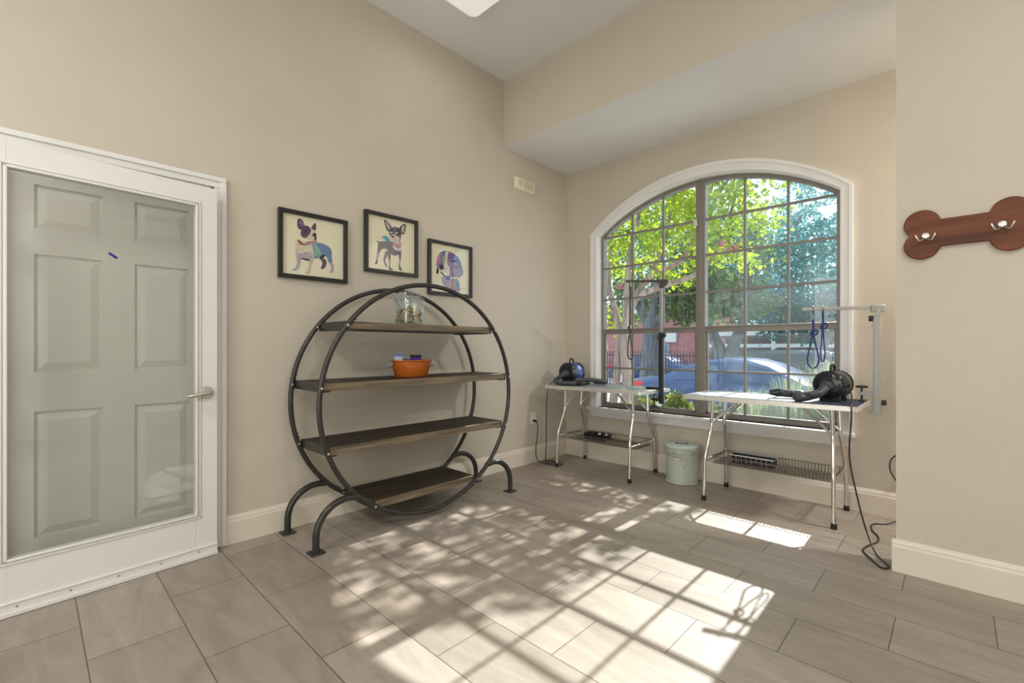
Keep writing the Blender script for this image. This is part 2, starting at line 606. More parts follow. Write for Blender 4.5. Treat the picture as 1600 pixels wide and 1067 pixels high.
# baseboards -------------------------------------------------------
BP = [(0, 0), (0.016, 0), (0.016, 0.128), (0.012, 0.138), (0.012, 0.146), (0.006, 0.158), (0.004, 0.166), (0, 0.166)]
def baseboard(name, label, p0, p1, nrm):
    p0, p1, nrm = Vector(p0), Vector(p1), Vector(nrm)
    mb = MB()
    n = len(BP)
    vs = [p0 + nrm * d + Vector((0, 0, h)) for d, h in BP] + [p1 + nrm * d + Vector((0, 0, h)) for d, h in BP]
    fs = [tuple(range(n)), tuple(range(2 * n - 1, n - 1, -1))] + [(i, (i + 1) % n, (i + 1) % n + n, i + n) for i in range(n)]
    mb.add(vs, fs)
    tag(mb.build(name, M['trim'], smooth=False), label, 'baseboard', kind='structure')
baseboard('baseboard_left', 'cream baseboard along the wall behind the round shelf', (0, -3.279, 0), (0, 0, 0), (1, 0, 0))
baseboard('baseboard_back', 'cream baseboard below the arched window', (0.016, 0, 0), (XR, 0, 0), (0, -1, 0))
baseboard('baseboard_right', 'cream baseboard below the wooden bone rack', (XB - 0.016, YB, 0), (XR, YB, 0), (0, -1, 0))
baseboard('baseboard_return', 'short cream baseboard round the wall corner', (XB, YB, 0), (XB, YB + 0.15, 0), (-1, 0, 0))

# window ------------------------------------------------------------
b = MB()
co = [(WCX - 1.105, WZB)] + arch(1.105, 2.325, 0.415) + [(WCX + 1.105, WZB)]
ci = [(WCX - WHW + 0.004, WZB)] + arch(WHW - 0.004, WZS, WRISE - 0.002) + [(WCX + WHW - 0.004, WZB)]
b.strip(co, ci, -0.020, 0.0)
cm = [(WCX - 1.112, WZB)] + arch(1.112, 2.327, 0.422) + [(WCX + 1.112, WZB)]
cn = [(WCX - 1.09, WZB)] + arch(1.09, 2.320, 0.400) + [(WCX + 1.09, WZB)]
b.strip(cm, cn, -0.027, -0.0)
# jamb liner
li = [(WCX - WHW + 0.012, WZB)] + arch(WHW - 0.012, WZS - 0.003, WRISE - 0.009) + [(WCX + WHW - 0.012, WZB)]
lo = [(WCX - WHW, WZB)] + arch(WHW, WZS, WRISE) + [(WCX + WHW, WZB)]
b.strip(lo, li, 0.0, 0.075)
tag(b.build('trim_1', M['white_trim'], smooth=True), 'white arched casing around the window', 'trim', kind='structure')
b = MB()
b.box((0.300, -0.055, WZB - 0.028), (2.560, 0.075, WZB))
b.prism([(-0.002, WZB - 0.028), (-0.030, WZB - 0.028), (-0.030, WZB - 0.05), (-0.022, WZB - 0.065), (-0.020, WZB - 0.10), (-0.002, WZB - 0.10)], 'x', 0.335, 2.525)
tag(b.build('trim_2', M['white_trim'], bevel=0.003), 'white window sill and apron below the arched window', 'window sill', kind='structure')

win = thing('window_1', 'large arched window with small panes looking onto trees and cars', 'window', (WCX, 0.09, WZB), kind='structure')
FI = 0.03
fo = [(WCX - WHW + 0.012, WZB)] + arch(WHW - 0.012, WZS - 0.003, WRISE - 0.009) + [(WCX + WHW - 0.012, WZB)]
fi = [(WCX - WHW + 0.012 + FI, WZB + FI)] + arch(WHW - 0.012 - FI, WZS - 0.008, WRISE - 0.034) + [(WCX + WHW - 0.012 - FI, WZB + FI)]
b = MB()
b.strip(fo + [], fi, 0.062, 0.125, closed=True)
b.build('window_frame', M['frame_bronze'], win)
GHW, GZS, GR = WHW - 0.012 - FI, WZS - 0.008, WRISE - 0.034
b = MB()
b.box((1.400, 0.055, WZB + FI), (1.482, 0.125, arch_z(1.44, GHW, GZS, GR) + 0.003))
b.box((1.432, 0.047, WZB + FI), (1.450, 0.056, arch_z(1.44, GHW, GZS, GR) + 0.003))
b.build('mullion', M['frame_bronze'], win, bevel=0.003)
LX = (WCX - GHW, 1.400)
RX = (1.482, WCX + GHW)
for (a, c) in (LX, RX):
    mb = MB()
    mb.box((a, 0.060, 1.293), (c, 0.122, 1.345))
    mb.box((a, 0.052, 1.330), (c, 0.062, 1.342))
    mb.build('meeting_rail', M['frame_bronze'], win, bevel=0.002)
    s1, s2 = a + (c - a) / 3, a + 2 * (c - a) / 3
    mb = MB()
    for xm in (s1, s2):
        mb.box((xm - 0.009, 0.080, 1.345), (xm + 0.009, 0.100, arch_z(xm, GHW, GZS, GR) + 0.004))
        mb.box((xm - 0.009, 0.080, WZB + FI), (xm + 0.009, 0.100, 1.293))
    for zm in (1.650, 1.975, 2.292):
        mb.box((a, 0.0795, zm - 0.009), (c, 0.1005, zm + 0.009))
    mb.box((a, 0.0795, 0.938), (c, 0.1005, 0.956))
    mb.build('muntin_grid', M['frame_bronze'], win)
    # sash side rails
    mb = MB()
    for xx in (a, c - 0.016):
        mb.box((xx, 0.075, WZB + FI), (xx + 0.016, 0.105, 1.293))
    mb.box((a, 0.075, WZB + FI), (c, 0.105, WZB + FI + 0.018))
    mb.build('sash_rail', M['frame_bronze'], win)
    left = (a < 1)
    g = M['glass_win_clear'] if left else M['glass_win_dusty']
    mb = MB()
    n = 16
    pts = [(a, 1.34)] + [(a + (c - a) * i / n, arch_z(a + (c - a) * i / n, GHW, GZS, GR) + 0.003) for i in range(n + 1)] + [(c, 1.34)]
    mb.add([(u, 0.09, v) for u, v in pts], [tuple(range(len(pts)))])
    mb.build('upper_pane', g, win, smooth=False)
    mb = MB()
    mb.add([(a, 0.09, WZB + FI), (c, 0.09, WZB + FI), (c, 0.09, 1.30), (a, 0.09, 1.30)], [(0, 1, 2, 3)])
    mb.build('lower_pane', M['glass_win_clear'] if left else M['glass_win_dusty'], win, smooth=False)
mb = MB()
mb.box((1.385, 0.044, 2.245), (1.412, 0.058, 2.30))
mb.box((1.400, 0.036, 2.240), (1.420, 0.055, 2.255))
mb.build('latch', M['alu'], win, bevel=0.002)

# doors --------------------------------------------------------------
b = MB()
b.box((-0.145, DY1 - 0.02, 0), (0, DY1, DZ))
b.box((-0.145, DY0, 0), (0, DY0 + 0.02, DZ))
b.box((-0.145, DY0, DZ - 0.02), (0, DY1, DZ))
for d, i0, i1 in ((0.012, 0.0, 0.060), (0.022, 0.034, 0.0605)):
    b.box((0, DY1 + i0, 0), (d, DY1 + i1, DZ + i0))
    b.box((0, DY0 - i1, 0), (d, DY0 - i0, DZ + i0))
    b.box((0, DY0 - i1, DZ + i0), (d, DY1 + i1, DZ + i1))
tag(b.build('trim_3', M['white_trim'], bevel=0.003), 'white door casing and jamb at the left', 'trim', kind='structure')

# six panel door closed in the jamb
d2 = thing('door_2', 'grey white six panel door seen through the glass door', 'door', (-0.09, (DY0 + DY1) / 2, 0.008), kind='structure')
PX = -0.085
ya, yb = DY0 + 0.022, DY1 - 0.022
mb = MB()
mb.box((PX - 0.035, ya, 0.008), (PX - 0.012, yb, DZ - 0.022))
W_ = yb - ya
st, mul = 0.115 * W_ / 0.76, 0.11 * W_ / 0.76
pw = (W_ - 2 * st - mul) / 2
rows = [(0.242, 0.846), (1.036, 1.600), (1.722, 1.932)]
cols = [(-4.056, -3.812), (-3.682, -3.438)]
# stiles and rails
mb.box((PX - 0.012, ya, 0.008), (PX, cols[0][0], DZ - 0.022))
mb.box((PX - 0.012, cols[1][1], 0.008), (PX, yb, DZ - 0.022))
mb.box((PX - 0.012, cols[0][1], 0.008), (PX, cols[1][0], DZ - 0.022))
zz = [0.008] + [z for r_ in rows for z in r_] + [DZ - 0.022]
for k in range(0, len(zz), 2):
    for (c0, c1) in cols:
        mb.box((PX - 0.012, c0, zz[k]), (PX, c1, zz[k + 1]))
mb.build('door_leaf', M['door_grey'], d2, smooth=False)
for (z0, z1) in rows:
    for (c0, c1) in cols:
        m_ = MB()
        g = 0.012
        e = 0.045
        vs = [(PX - 0.0115, c0 + g, z0 + g), (PX - 0.0115, c1 - g, z0 + g), (PX - 0.0115, c1 - g, z1 - g), (PX - 0.0115, c0 + g, z1 - g),
              (PX - 0.001, c0 + e, z0 + e), (PX - 0.001, c1 - e, z0 + e), (PX - 0.001, c1 - e, z1 - e), (PX - 0.001, c0 + e, z1 - e)]
        m_.add(vs, [(0, 1, 5, 4), (1, 2, 6, 5), (2, 3, 7, 6), (3, 0, 4, 7), (4, 5, 6, 7)])
        m_.build('raised_panel', M['door_grey'], d2, smooth=False)

# glass door: local u runs from the handle edge towards the hinge, face at local x = 0 facing +x
d1 = thing('door_1', 'white door with one full length glass pane and lever handle', 'door', (0, 0, 0), kind='structure')
DW, DH, DT = 0.86, 2.04, 0.04
G0, G1, GZ0, GZ1 = -0.104, -0.800, 0.245, 1.925   # glass extents (y local, z)
mb = MB()
mb.box((-DT, G0, 0.01), (0, 0, DH))
mb.box((-DT, -DW, 0.01), (0, G1, DH))
mb.box((-DT, G1, 0.01), (0, G0, GZ0))
mb.box((-DT, G1, GZ1), (0, G0, DH))
mb.build('door_stile', M['door_white'], d1, bevel=0.0015)
mb = MB()
for off, d, w_ in ((0.0, 0.010, 0.012), (0.014, 0.006, 0.010)):
    a0, a1, c0, c1 = G0 + off + 0.010, G1 - off - 0.010, GZ0 - off - 0.010, GZ1 + off + 0.010
    mb.box((0, a0 - w_, c0), (d, a0, c1))
    mb.box((0, a1, c0), (d, a1 + w_, c1))
    mb.box((0, a1, c0), (d, a0, c0 + w_))
    mb.box((0, a1, c1 - w_), (d, a0, c1))
mb.build('glazing_bead', M['door_white'], d1, bevel=0.003)
mb = MB()
mb.add([(-0.012, G0, GZ0), (-0.012, G1, GZ0), (-0.012, G1, GZ1), (-0.012, G0, GZ1)], [(0, 1, 2, 3)])
gl_ = mb.build('glass_pane', M['glass_door'], d1, smooth=False)
mb = MB()
t_ = [(-0.011, -0.432, 1.590), (-0.011, -0.464, 1.612)]
mb.bar(t_[0], t_[1], 0.012, 0.001, up=(1, 0, 0))
mb.build('sticker', M['sticker'], d1)
mb = MB()
mb.box((0, -DW, 0.002), (0.012, 0, 0.020))
mb.box((0, -DW, 0.020), (0.004, 0, 0.060))
mb.box((0, -DW, 0.054), (0.009, 0, 0.062))
sw = mb.build('door_sweep', M['white_trim'], d1, bevel=0.0015)
for k in range(5):
    MB().lathe([(0.0045, 0.0), (0.0045, 0.0055), (0.002, 0.0065)], (0.0, -0.09 - k * 0.17, 0.038), 10, 'x').build('screw', M['nickel'], sw)
HZ = 0.905
hd = MB().lathe([(0.033, 0.0), (0.033, 0.004), (0.028, 0.010), (0.012, 0.013), (0.011, 0.045)], (0.0, -0.052, HZ), 28, 'x').build('rosette', M['nickel'], d1)
mb = MB()
mb.tube(cat_rom([(0.045, -0.040, HZ), (0.050, -0.062, HZ), (0.050, -0.10, HZ - 0.003), (0.046, -0.135, HZ - 0.010), (0.040, -0.155, HZ - 0.012)], 6),
        [0.013] * 7 + [0.012] * 6 + [0.011] * 6 + [0.0095] * 6, 12)
mb.build('lever', M['nickel'], hd)
for zz_ in (0.25, 1.05, 1.80):
    mb = MB()
    mb.tube([(-0.045, -DW - 0.006, zz_ - 0.045), (-0.045, -DW - 0.006, zz_ + 0.045)], 0.008, 10)
    mb.box((-0.055, -DW - 0.05, zz_ - 0.045), (-0.043, -DW, zz_ + 0.045))
    mb.build('hinge', M['nickel'], d1)
ang = math.atan2(0.16 - 0.09, 0.82)
d1.location = (0.092, -3.342, 0)
d1.rotation_euler = (0, 0, ang)

# ceiling lamps
def ceiling_lamp(cx, cy, label, watts, size=0.38, ZC=ZC):
    t = thing('ceiling_light', label, 'ceiling light', (cx, cy, ZC), 'square ceiling lights', None)
    def rsq(h, r, n=6):
        out = []
        for qx, qy, a0 in ((1, 1, 0), (-1, 1, 90), (-1, -1, 180), (1, -1, 270)):
            for i in range(n + 1):
                a = R(a0 + 90 * i / n)
                out.append((cx + qx * (h - r) + r * math.cos(a), cy + qy * (h - r) + r * math.sin(a)))
        return out
    h = size / 2
    mb = MB()
    mb.prism(rsq(h * 0.9, 0.05), 'z', ZC - 0.03, ZC)
    mb.build('lamp_base', M['white_trim'], t)
    mb = MB()
    rings = [(h, 0.06, -0.03), (h + 0.004, 0.065, -0.05), (h - 0.01, 0.06, -0.075), (h - 0.05, 0.05, -0.088)]
    vs, fs = [], []
    n = None
    for hh, rr, dz in rings:
        p = rsq(hh, rr)
        n = len(p)
        vs += [(x, y, ZC + dz) for x, y in p]
    for i in range(len(rings) - 1):
        for k in range(n):
            fs.append((i * n + k, i * n + (k + 1) % n, (i + 1) * n + (k + 1) % n, (i + 1) * n + k))
    fs.append(tuple(range(n)))
    fs.append(tuple((len(rings) - 1) * n + k for k in range(n)))
    mb.add(vs, fs)
    mb.build('lamp_shade', M['lamp'], t)
    ld = bpy.data.lights.new('lamp_glow', 'AREA')
    ld.shape = 'SQUARE'
    ld.size = size * 0.9
    ld.energy = watts
    ld.color = (1.0, 0.98, 0.955)
    lo_ = bpy.data.objects.new('lamp_glow', ld)
    COL.objects.link(lo_)
    lo_.parent = t
    lo_.location = (0, 0, -0.10)
# added window frame with an area light, unseen fill from behind the viewer
fill_win = thing('added_window', 'added unseen window frame behind the viewer, holding a fill light', 'window', (2.9, YF, 0.3), kind='structure')
mb = MB()
for xx in (1.0, 2.23, 3.53, 4.8):
    mb.box((xx - 0.04, YF, 0.3), (xx + 0.04, YF + 0.05, 2.6))
for zz_ in (0.3, 2.56):
    mb.box((0.96, YF, zz_), (4.84, YF + 0.05, zz_ + 0.06))
mb.build('window_frame', M['white_trim'], fill_win)
wd = bpy.data.lights.new('fill_light', 'AREA')
wd.shape = 'RECTANGLE'
wd.size, wd.size_y = 3.7, 2.2
wd.energy = FILL_WATTS
wd.color = (0.93, 0.97, 1.0)
wdo = bpy.data.objects.new('fill_light', wd)
COL.objects.link(wdo)
wdo.location = (2.9, YF + 0.06, 1.45)
wdo.rotation_euler = (R(90), 0, R(180))
wdo.rotation_euler = Vector((0, 1, 0)).to_track_quat('-Z', 'Y').to_euler()
ceiling_lamp(0.675, -1.965, 'white rounded square ceiling light above the round shelf', LAMP_WATTS * 0.06)
ceiling_lamp(4.3, -3.0, 'added square ceiling light for fill, unseen, near the wall with the bone rack', LAMP_WATTS)  # added out of view to brighten the main room
ceiling_lamp(4.3, -5.0, 'added square ceiling light for fill, unseen, in the corner behind the viewer', LAMP_WATTS * 1.2, 0.6)  # extra unseen fixture, fill from behind the viewer
ceiling_lamp(1.6, -5.4, 'added square ceiling light for fill, unseen, near the glass door', LAMP_WATTS * 1.1, 0.6)  # likewise added as fill, out of view

ceiling_lamp(4.20, -0.29, 'added square ceiling light for fill, hidden in the recess behind the wall with the bone rack', RECESS_FILL_WATTS, 0.30, ZR)  # added lamp, hidden by the bone wall, brightens the recess

# ================================================================== ROUND SHELF
sh = thing('round_shelf', 'round black metal shelf unit with four dark wooden boards', 'shelf', (0.295, -2.178, 0))
RY, RZ, RR, TR = -2.178, 0.812, 0.764, 0.0155
XFR, XBK = 0.495, 0.082
for xr in (XFR, XBK):
    mb = MB()
    mb.tube([(xr, RY + RR * math.cos(2 * math.pi * k / 96), RZ + RR * math.sin(2 * math.pi * k / 96)) for k in range(96)], TR, 12, closed=True)
    ring = mb.build('ring', M['steel_dark'], sh)
    mb = MB()
    for zb in (1.285, 0.922, 0.548, 0.175):
        for s_ in (-1, 1):
            hc = math.sqrt(RR ** 2 - (zb - RZ) ** 2)
            sx_ = 1 if xr > 0.3 else -1
            MB().lathe([(0.008, 0), (0.008, 0.004), (0.004, 0.006)], (xr + TR * 0.9, RY + s_ * hc, zb), 8, 'x').build('bolt', M['nickel'], ring)
            for dd in (0.05, 0.085):
                a = math.atan2(zb - RZ, s_ * hc) + (dd if s_ > 0 else -dd)
                MB().ball((xr, RY + (RR - TR) * math.cos(a), RZ + (RR - TR) * math.sin(a)), 0.006, 8).build('bolt', M['steel_dark'], ring)
for ztop, in ((1.312,), (0.948,), (0.574,), (0.198,)):
    zb = ztop - 0.027
    hc = math.sqrt(RR ** 2 - (zb - RZ) ** 2)
    hw = hc - 0.022 if ztop > 0.3 else hc - 0.01
    mb = MB()
    mb.box((0.085, RY - hw, ztop - 0.046), (0.462, RY + hw, ztop), 0)
    bd = mb.build('shelf_board', [M['wood']], sh, bevel=0.002)
    mb = MB()
    mb.box((0.4625, RY - hw, ztop - 0.046), (0.4795, RY + hw, ztop - 0.001))
    mb.build('front_edge', M['wood_edge'], bd, bevel=0.0015)
    for s_ in (-1, 1):
        mb = MB()
        e = RY + s_ * hw
        mb.box((0.078, e, ztop - 0.052), (0.482, e + s_ * 0.006, ztop + 0.002))
        mb.box((0.078, e - s_ * 0.04, ztop - 0.052), (0.482, e, ztop - 0.0465))
        mb.build('end_bracket', M['steel_dark'], bd)
for xr in (XFR, XBK):
    for s_ in (-1, 1):
        a0 = 0.285
        z0 = 0.262
        hc = math.sqrt(RR ** 2 - (z0 - RZ) ** 2)
        yo = 0.782
        pts = [(xr, RY + s_ * (hc - 0.004), z0)]
        rr_ = 0.185
        cxy = yo - rr_
        for k in range(13):
            a = R(90 - 90 * k / 12)
            pts.append((xr, RY + s_ * (cxy + rr_ * math.cos(a)), z0 + 0.006 - rr_ + rr_ * math.sin(a)))
        pts.append((xr, RY + s_ * yo, 0.008))
        mb = MB()
        mb.tube(pts, 0.0195, 12)
        lg = mb.build('leg', M['steel_dark'], sh)
        mb = MB()
        mb.box((xr - 0.04, RY + s_ * yo - 0.04, 0.0), (xr + 0.04, RY + s_ * yo + 0.04, 0.009))
        mb.build('foot_plate', M['steel_dark'], lg, bevel=0.003)

# jar, treats
jc = (0.34, -2.245, 1.312)
def rsq_ring(h, r, z, n=5):
    out = []
    for qx, qy, a0 in ((1, 1, 0), (-1, 1, 90), (-1, -1, 180), (1, -1, 270)):
        for i in range(n + 1):
            a = R(a0 + 90 * i / n)
            out.append((jc[0] + qx * (h - r) + r * math.cos(a), jc[1] + qy * (h - r) + r * math.sin(a), jc[2] + z))
    return out
def loft(mb, rings, mi=0, cap0=True, cap1=True):
    n = len(rings[0])
    vs = [v for r_ in rings for v in r_]
    fs = []
    for i in range(len(rings) - 1):
        for k in range(n):
            fs.append((i * n + k, i * n + (k + 1) % n, (i + 1) * n + (k + 1) % n, (i + 1) * n + k))
    if cap0:
        fs.append(tuple(range(n))[::-1])
    if cap1:
        fs.append(tuple((len(rings) - 1) * n + k for k in range(n)))
    mb.add(vs, fs, mi)
jar = thing('glass_jar', 'square clear glass jar half full of brown treats on the top board', 'jar', jc)
mb = MB()
loft(mb, [rsq_ring(0.076, 0.03, 0.001), rsq_ring(0.084, 0.034, 0.008), rsq_ring(0.084, 0.034, 0.03), rsq_ring(0.084, 0.034, 0.175), rsq_ring(0.079, 0.038, 0.190), rsq_ring(0.072, 0.05, 0.198)], cap1=False)
loft(mb, [rsq_ring(0.076, 0.03, 0.012), rsq_ring(0.080, 0.034, 0.03), rsq_ring(0.080, 0.034, 0.165), rsq_ring(0.066, 0.05, 0.196)], cap1=False)
mb.build('jar_body', M['glass_jar'], jar)
mb = MB()
mb.lathe([(0.074, 0.198), (0.080, 0.201), (0.080, 0.216), (0.070, 0.222), (0.030, 0.225), (0.022, 0.229), (0.030, 0.238), (0.0, 0.243)], jc, 28)
mb.build('jar_lid', M['glass_jar'], jar)
mb = MB()
random.seed(3)
for k in range(480):
    a, rr_ = random.random() * 6.28, 0.062 * math.sqrt(random.random())
    u, v = random.uniform(-0.066, 0.066), random.uniform(-0.066, 0.066)
    zmax = 0.118 - 0.30 * abs(v + 0.01) + 0.012 * math.sin(u * 60)
    zc = random.uniform(0.022, max(0.04, zmax))
    c = Vector((jc[0] + u, jc[1] + v, jc[2] + zc))
    d = Vector((random.gauss(0, 1), random.gauss(0, 1), random.gauss(0, 0.6))).normalized()
    L = random.uniform(0.007, 0.012)
    mb.tube([c - d * L, c - d * L * 0.6, c + d * L * 0.6, c + d * L], [0.003, 0.006, 0.006, 0.003], 6)
tag(mb.build('dog_treats', M['treat']), 'heap of small brown dog treats inside the glass jar', 'dog treats', kind='stuff')

# orange tub with packets
pc = (0.275, -2.183, 0.9495)
tub = thing('orange_tub', 'orange enamelled oval tub with small ring handles on the second board', 'tub', pc)
mb = MB()
mb.lathe([(0.0, 0.003), (0.118, 0.0), (0.123, 0.004), (0.128, 0.022), (0.131, 0.026), (0.150, 0.085), (0.151, 0.090), (0.156, 0.108), (0.163, 0.113), (0.163, 0.118), (0.157, 0.119),
          (0.152, 0.110), (0.125, 0.012), (0.0, 0.010)], pc, 48, sx=0.72, sy=1.0)
mb.build('tub_body', M['orange'], tub)
for s_ in (-1, 1):
    mb = MB()
    yy = pc[1] + s_ * 0.166
    mb.tube([(pc[0] + 0.022 * math.cos(R(k * 30)), yy + s_ * 0.004, pc[2] + 0.092 + 0.022 * math.sin(R(k * 30))) for k in range(12)], 0.0028, 6, closed=True)
    mb.box((pc[0] - 0.012, yy - 0.008, pc[2] + 0.10), (pc[0] + 0.012, yy + 0.006, pc[2] + 0.116))
    mb.build('handle', M['nickel'], tub)
def packet(name, label, y0, y1, z0, z1, x, mats, tilt, lower=0.45):
    t = thing(name, label, 'packet', (x, (y0 + y1) / 2, z0))
    mb = MB()
    N = 8
    rings = []
    for k in range(N + 1):
        f = k / N
        th_ = 0.011 * math.sin(math.pi * min(max(f, 0.02), 0.98)) + 0.001
        z = z0 + (z1 - z0) * f
        xx = x + tilt * f
        rings.append([(xx + th_, y0, z), (xx + th_ * 1.3, (y0 + y1) / 2, z), (xx + th_, y1, z), (xx - th_, y1, z), (xx - th_ * 1.3, (y0 + y1) / 2, z), (xx - th_, y0, z)])
    loft(mb, rings)
    mb.build('pouch', mats[0], t)
    mb = MB()
    mb.box((x + tilt - 0.0025, y0 - 0.001, z1 - 0.002), (x + tilt + 0.0025, y1 + 0.001, z1 + 0.018))
    mb.build('seal', mats[1], t)
    return t
packet('treat_packet', 'light blue treat packet standing at the left end of the orange tub', -2.312, -2.252, 1.000, 1.095, 0.262, (M['packet_white'], M['packet_blue']), 0.0)
packet('treat_packet', 'purple and black treat packet standing at the right of the orange tub', -2.175, -2.085, 0.985, 1.085, 0.262, (M['packet_purple'], M['black_gloss']), -0.01)
packet('treat_packet', 'dark violet treat packet lying low in the middle of the orange tub', -2.245, -2.19, 0.985, 1.055, 0.25, (M['packet_dark'], M['packet_dark']), 0.0)

# ================================================================== PICTURES
def lin(h):
    return tuple((((h >> s_) & 255) / 255) ** 2.2 for s_ in (16, 8, 0))
_pc = {}
def flat(h):
    if h not in _pc:
        _pc[h] = mat('print_ink_%06x' % h, lin(h), 0.8, var=0.14, scale=70, spec=0.1)
    return _pc[h]

def picture(label, y0, z0, y1, z1, quad, shapes):
    """quad: zoom-pixel corners TL, TR, BR, BL of the print; shapes: list of (colour, polygon in zoom pixels)"""
    t = thing('picture_frame', label, 'picture', (0.0, (y0 + y1) / 2, z0), 'dog pictures above the round shelf')
    bw, dp = 0.026, 0.030
    mb = MB()
    mb.box((0.003, y0, z0), (dp, y0 + bw, z1))
    mb.box((0.003, y1 - bw, z0), (dp, y1, z1))
    mb.box((0.003, y0 + bw, z0), (dp, y1 - bw, z0 + bw))
    mb.box((0.003, y0 + bw, z1 - bw), (dp, y1 - bw, z1))
    mb.box((0.0, y0 + 0.006, z0 + 0.006), (0.006, y1 - 0.006, z1 - 0.006))
    mb.build('frame', M['black_frame'], t, bevel=0.0015)
    a0, a1, c0, c1 = y0 + bw, y1 - bw, z0 + bw, z1 - bw
    mb = MB()
    mb.box((0.006, a0, c0), (0.010, a1, c1))
    pr = mb.build('print', M['paper'], t, smooth=False)
    TL, TR, BR, BL = [Vector(q) for q in quad]
    def inv(p):
        u = (p[0] - (TL.x + BL.x) / 2) / ((TR.x + BR.x) / 2 - (TL.x + BL.x) / 2)
        top = TL.y + (TR.y - TL.y) * u
        bot = BL.y + (BR.y - BL.y) * u
        return u, 1 - (p[1] - top) / (bot - top)
    mb = MB()
    mats, idx = [], {}
    for k, (h, poly) in enumerate(shapes):
        if h not in idx:
            idx[h] = len(mats)
            mats.append(flat(h))
        pts2 = cat_rom([(p[0], p[1], 0) for p in poly], 4, closed=True) if len(poly) > 3 else [Vector((p[0], p[1], 0)) for p in poly]
        q = [inv((p.x, p.y)) for p in pts2]
        xx = 0.0104 + 0.00012 * k
        mb.add([(xx, a0 + (a1 - a0) * u, c0 + (c1 - c0) * v) for u, v in q], [tuple(range(len(q)))], idx[h])
    mb.build('dog_print', mats, pr, smooth=False)
    mb = MB()
    mb.add([(0.022, a0, c0), (0.022, a1, c0), (0.022, a1, c1), (0.022, a0, c1)], [(0, 1, 2, 3)])
    mb.build('glass', M['glass_art'], t, smooth=False)

def ell(cx, cy, rx, ry, rot=0, n=8):
    return [(cx + rx * math.cos(a) * math.cos(rot) - ry * math.sin(a) * math.sin(rot), cy + rx * math.cos(a) * math.sin(rot) + ry * math.sin(a) * math.cos(rot))
            for a in (2 * math.pi * k / n for k in range(n))]

CR, PU, DK, BL_, TE, GY, PK, BR_ = 0xdccdb4, 0x5b4a66, 0x37303c, 0x6a83ad, 0x7fae9f, 0xb7a8b8, 0xb9808c, 0x7a4a40
picture('framed picture of a standing bulldog in a blue coat, leftmost of the three', -2.993, 1.598, -2.538, 2.036,
        [(160, 215), (762, 345), (748, 918), (150, 850)], [
    (PU, [(545, 690), (580, 720), (575, 770), (555, 800), (525, 800), (530, 770), (540, 745), (525, 710)]),
    (GY, [(620, 720), (655, 760), (655, 830), (640, 845), (608, 838), (625, 810), (622, 770), (600, 730)]),
    (BL_, [(440, 540), (520, 535), (590, 565), (632, 610), (635, 690), (640, 735), (610, 740), (585, 690), (555, 655), (500, 690), (450, 692), (425, 630)]),
    (TE, [(445, 545), (475, 545), (520, 620), (515, 665), (465, 670), (455, 610)]),
    (DK, [(545, 655), (570, 668), (520, 705), (510, 690)]),
    (CR, [(300, 500), (420, 545), (450, 620), (455, 700), (430, 720), (330, 700), (280, 660), (275, 590), (280, 530)]),
    (GY, [(285, 640), (330, 660), (325, 740), (310, 800), (285, 822), (245, 820), (250, 808), (275, 790), (290, 740)]),
    (0xcabfae, [(400, 690), (445, 660), (450, 720), (425, 790), (415, 850), (390, 858), (366, 850), (375, 832), (395, 815), (405, 760)]),
    (GY, [(330, 640), (400, 630), (440, 660), (410, 705), (340, 690)]),
    (BR_, [(302, 500), (350, 540), (390, 545), (385, 556), (330, 552), (300, 520)]),
    (CR, [(320, 440), (350, 480), (400, 500), (450, 505), (480, 470), (470, 420), (440, 390), (400, 370), (330, 410)]),
    (PU, [(310, 280), (345, 300), (362, 350), (400, 360), (425, 410), (390, 470), (350, 480), (325, 440), (330, 400), (300, 380), (292, 310)]),
    (0x8d7d97, [(318, 300), (340, 320), (352, 360), (330, 350), (312, 325)]),
    (PU, [(460, 328), (475, 345), (470, 400), (445, 395), (428, 375)]),
    (CR, [(425, 405), (445, 420), (430, 460), (400, 490), (440, 500), (470, 480), (472, 430), (455, 400)]),
    (DK, [(440, 440), (470, 430), (478, 480), (470, 510), (455, 490), (460, 460)]),
    (PK, [(375, 525), (440, 512), (478, 508), (475, 530), (430, 545), (385, 550)]),
    (DK, ell(448, 456, 16, 10)), (DK, ell(372, 412, 14, 18)),
    (DK, [(330, 690), (410, 705), (400, 718), (345, 705)]),
])
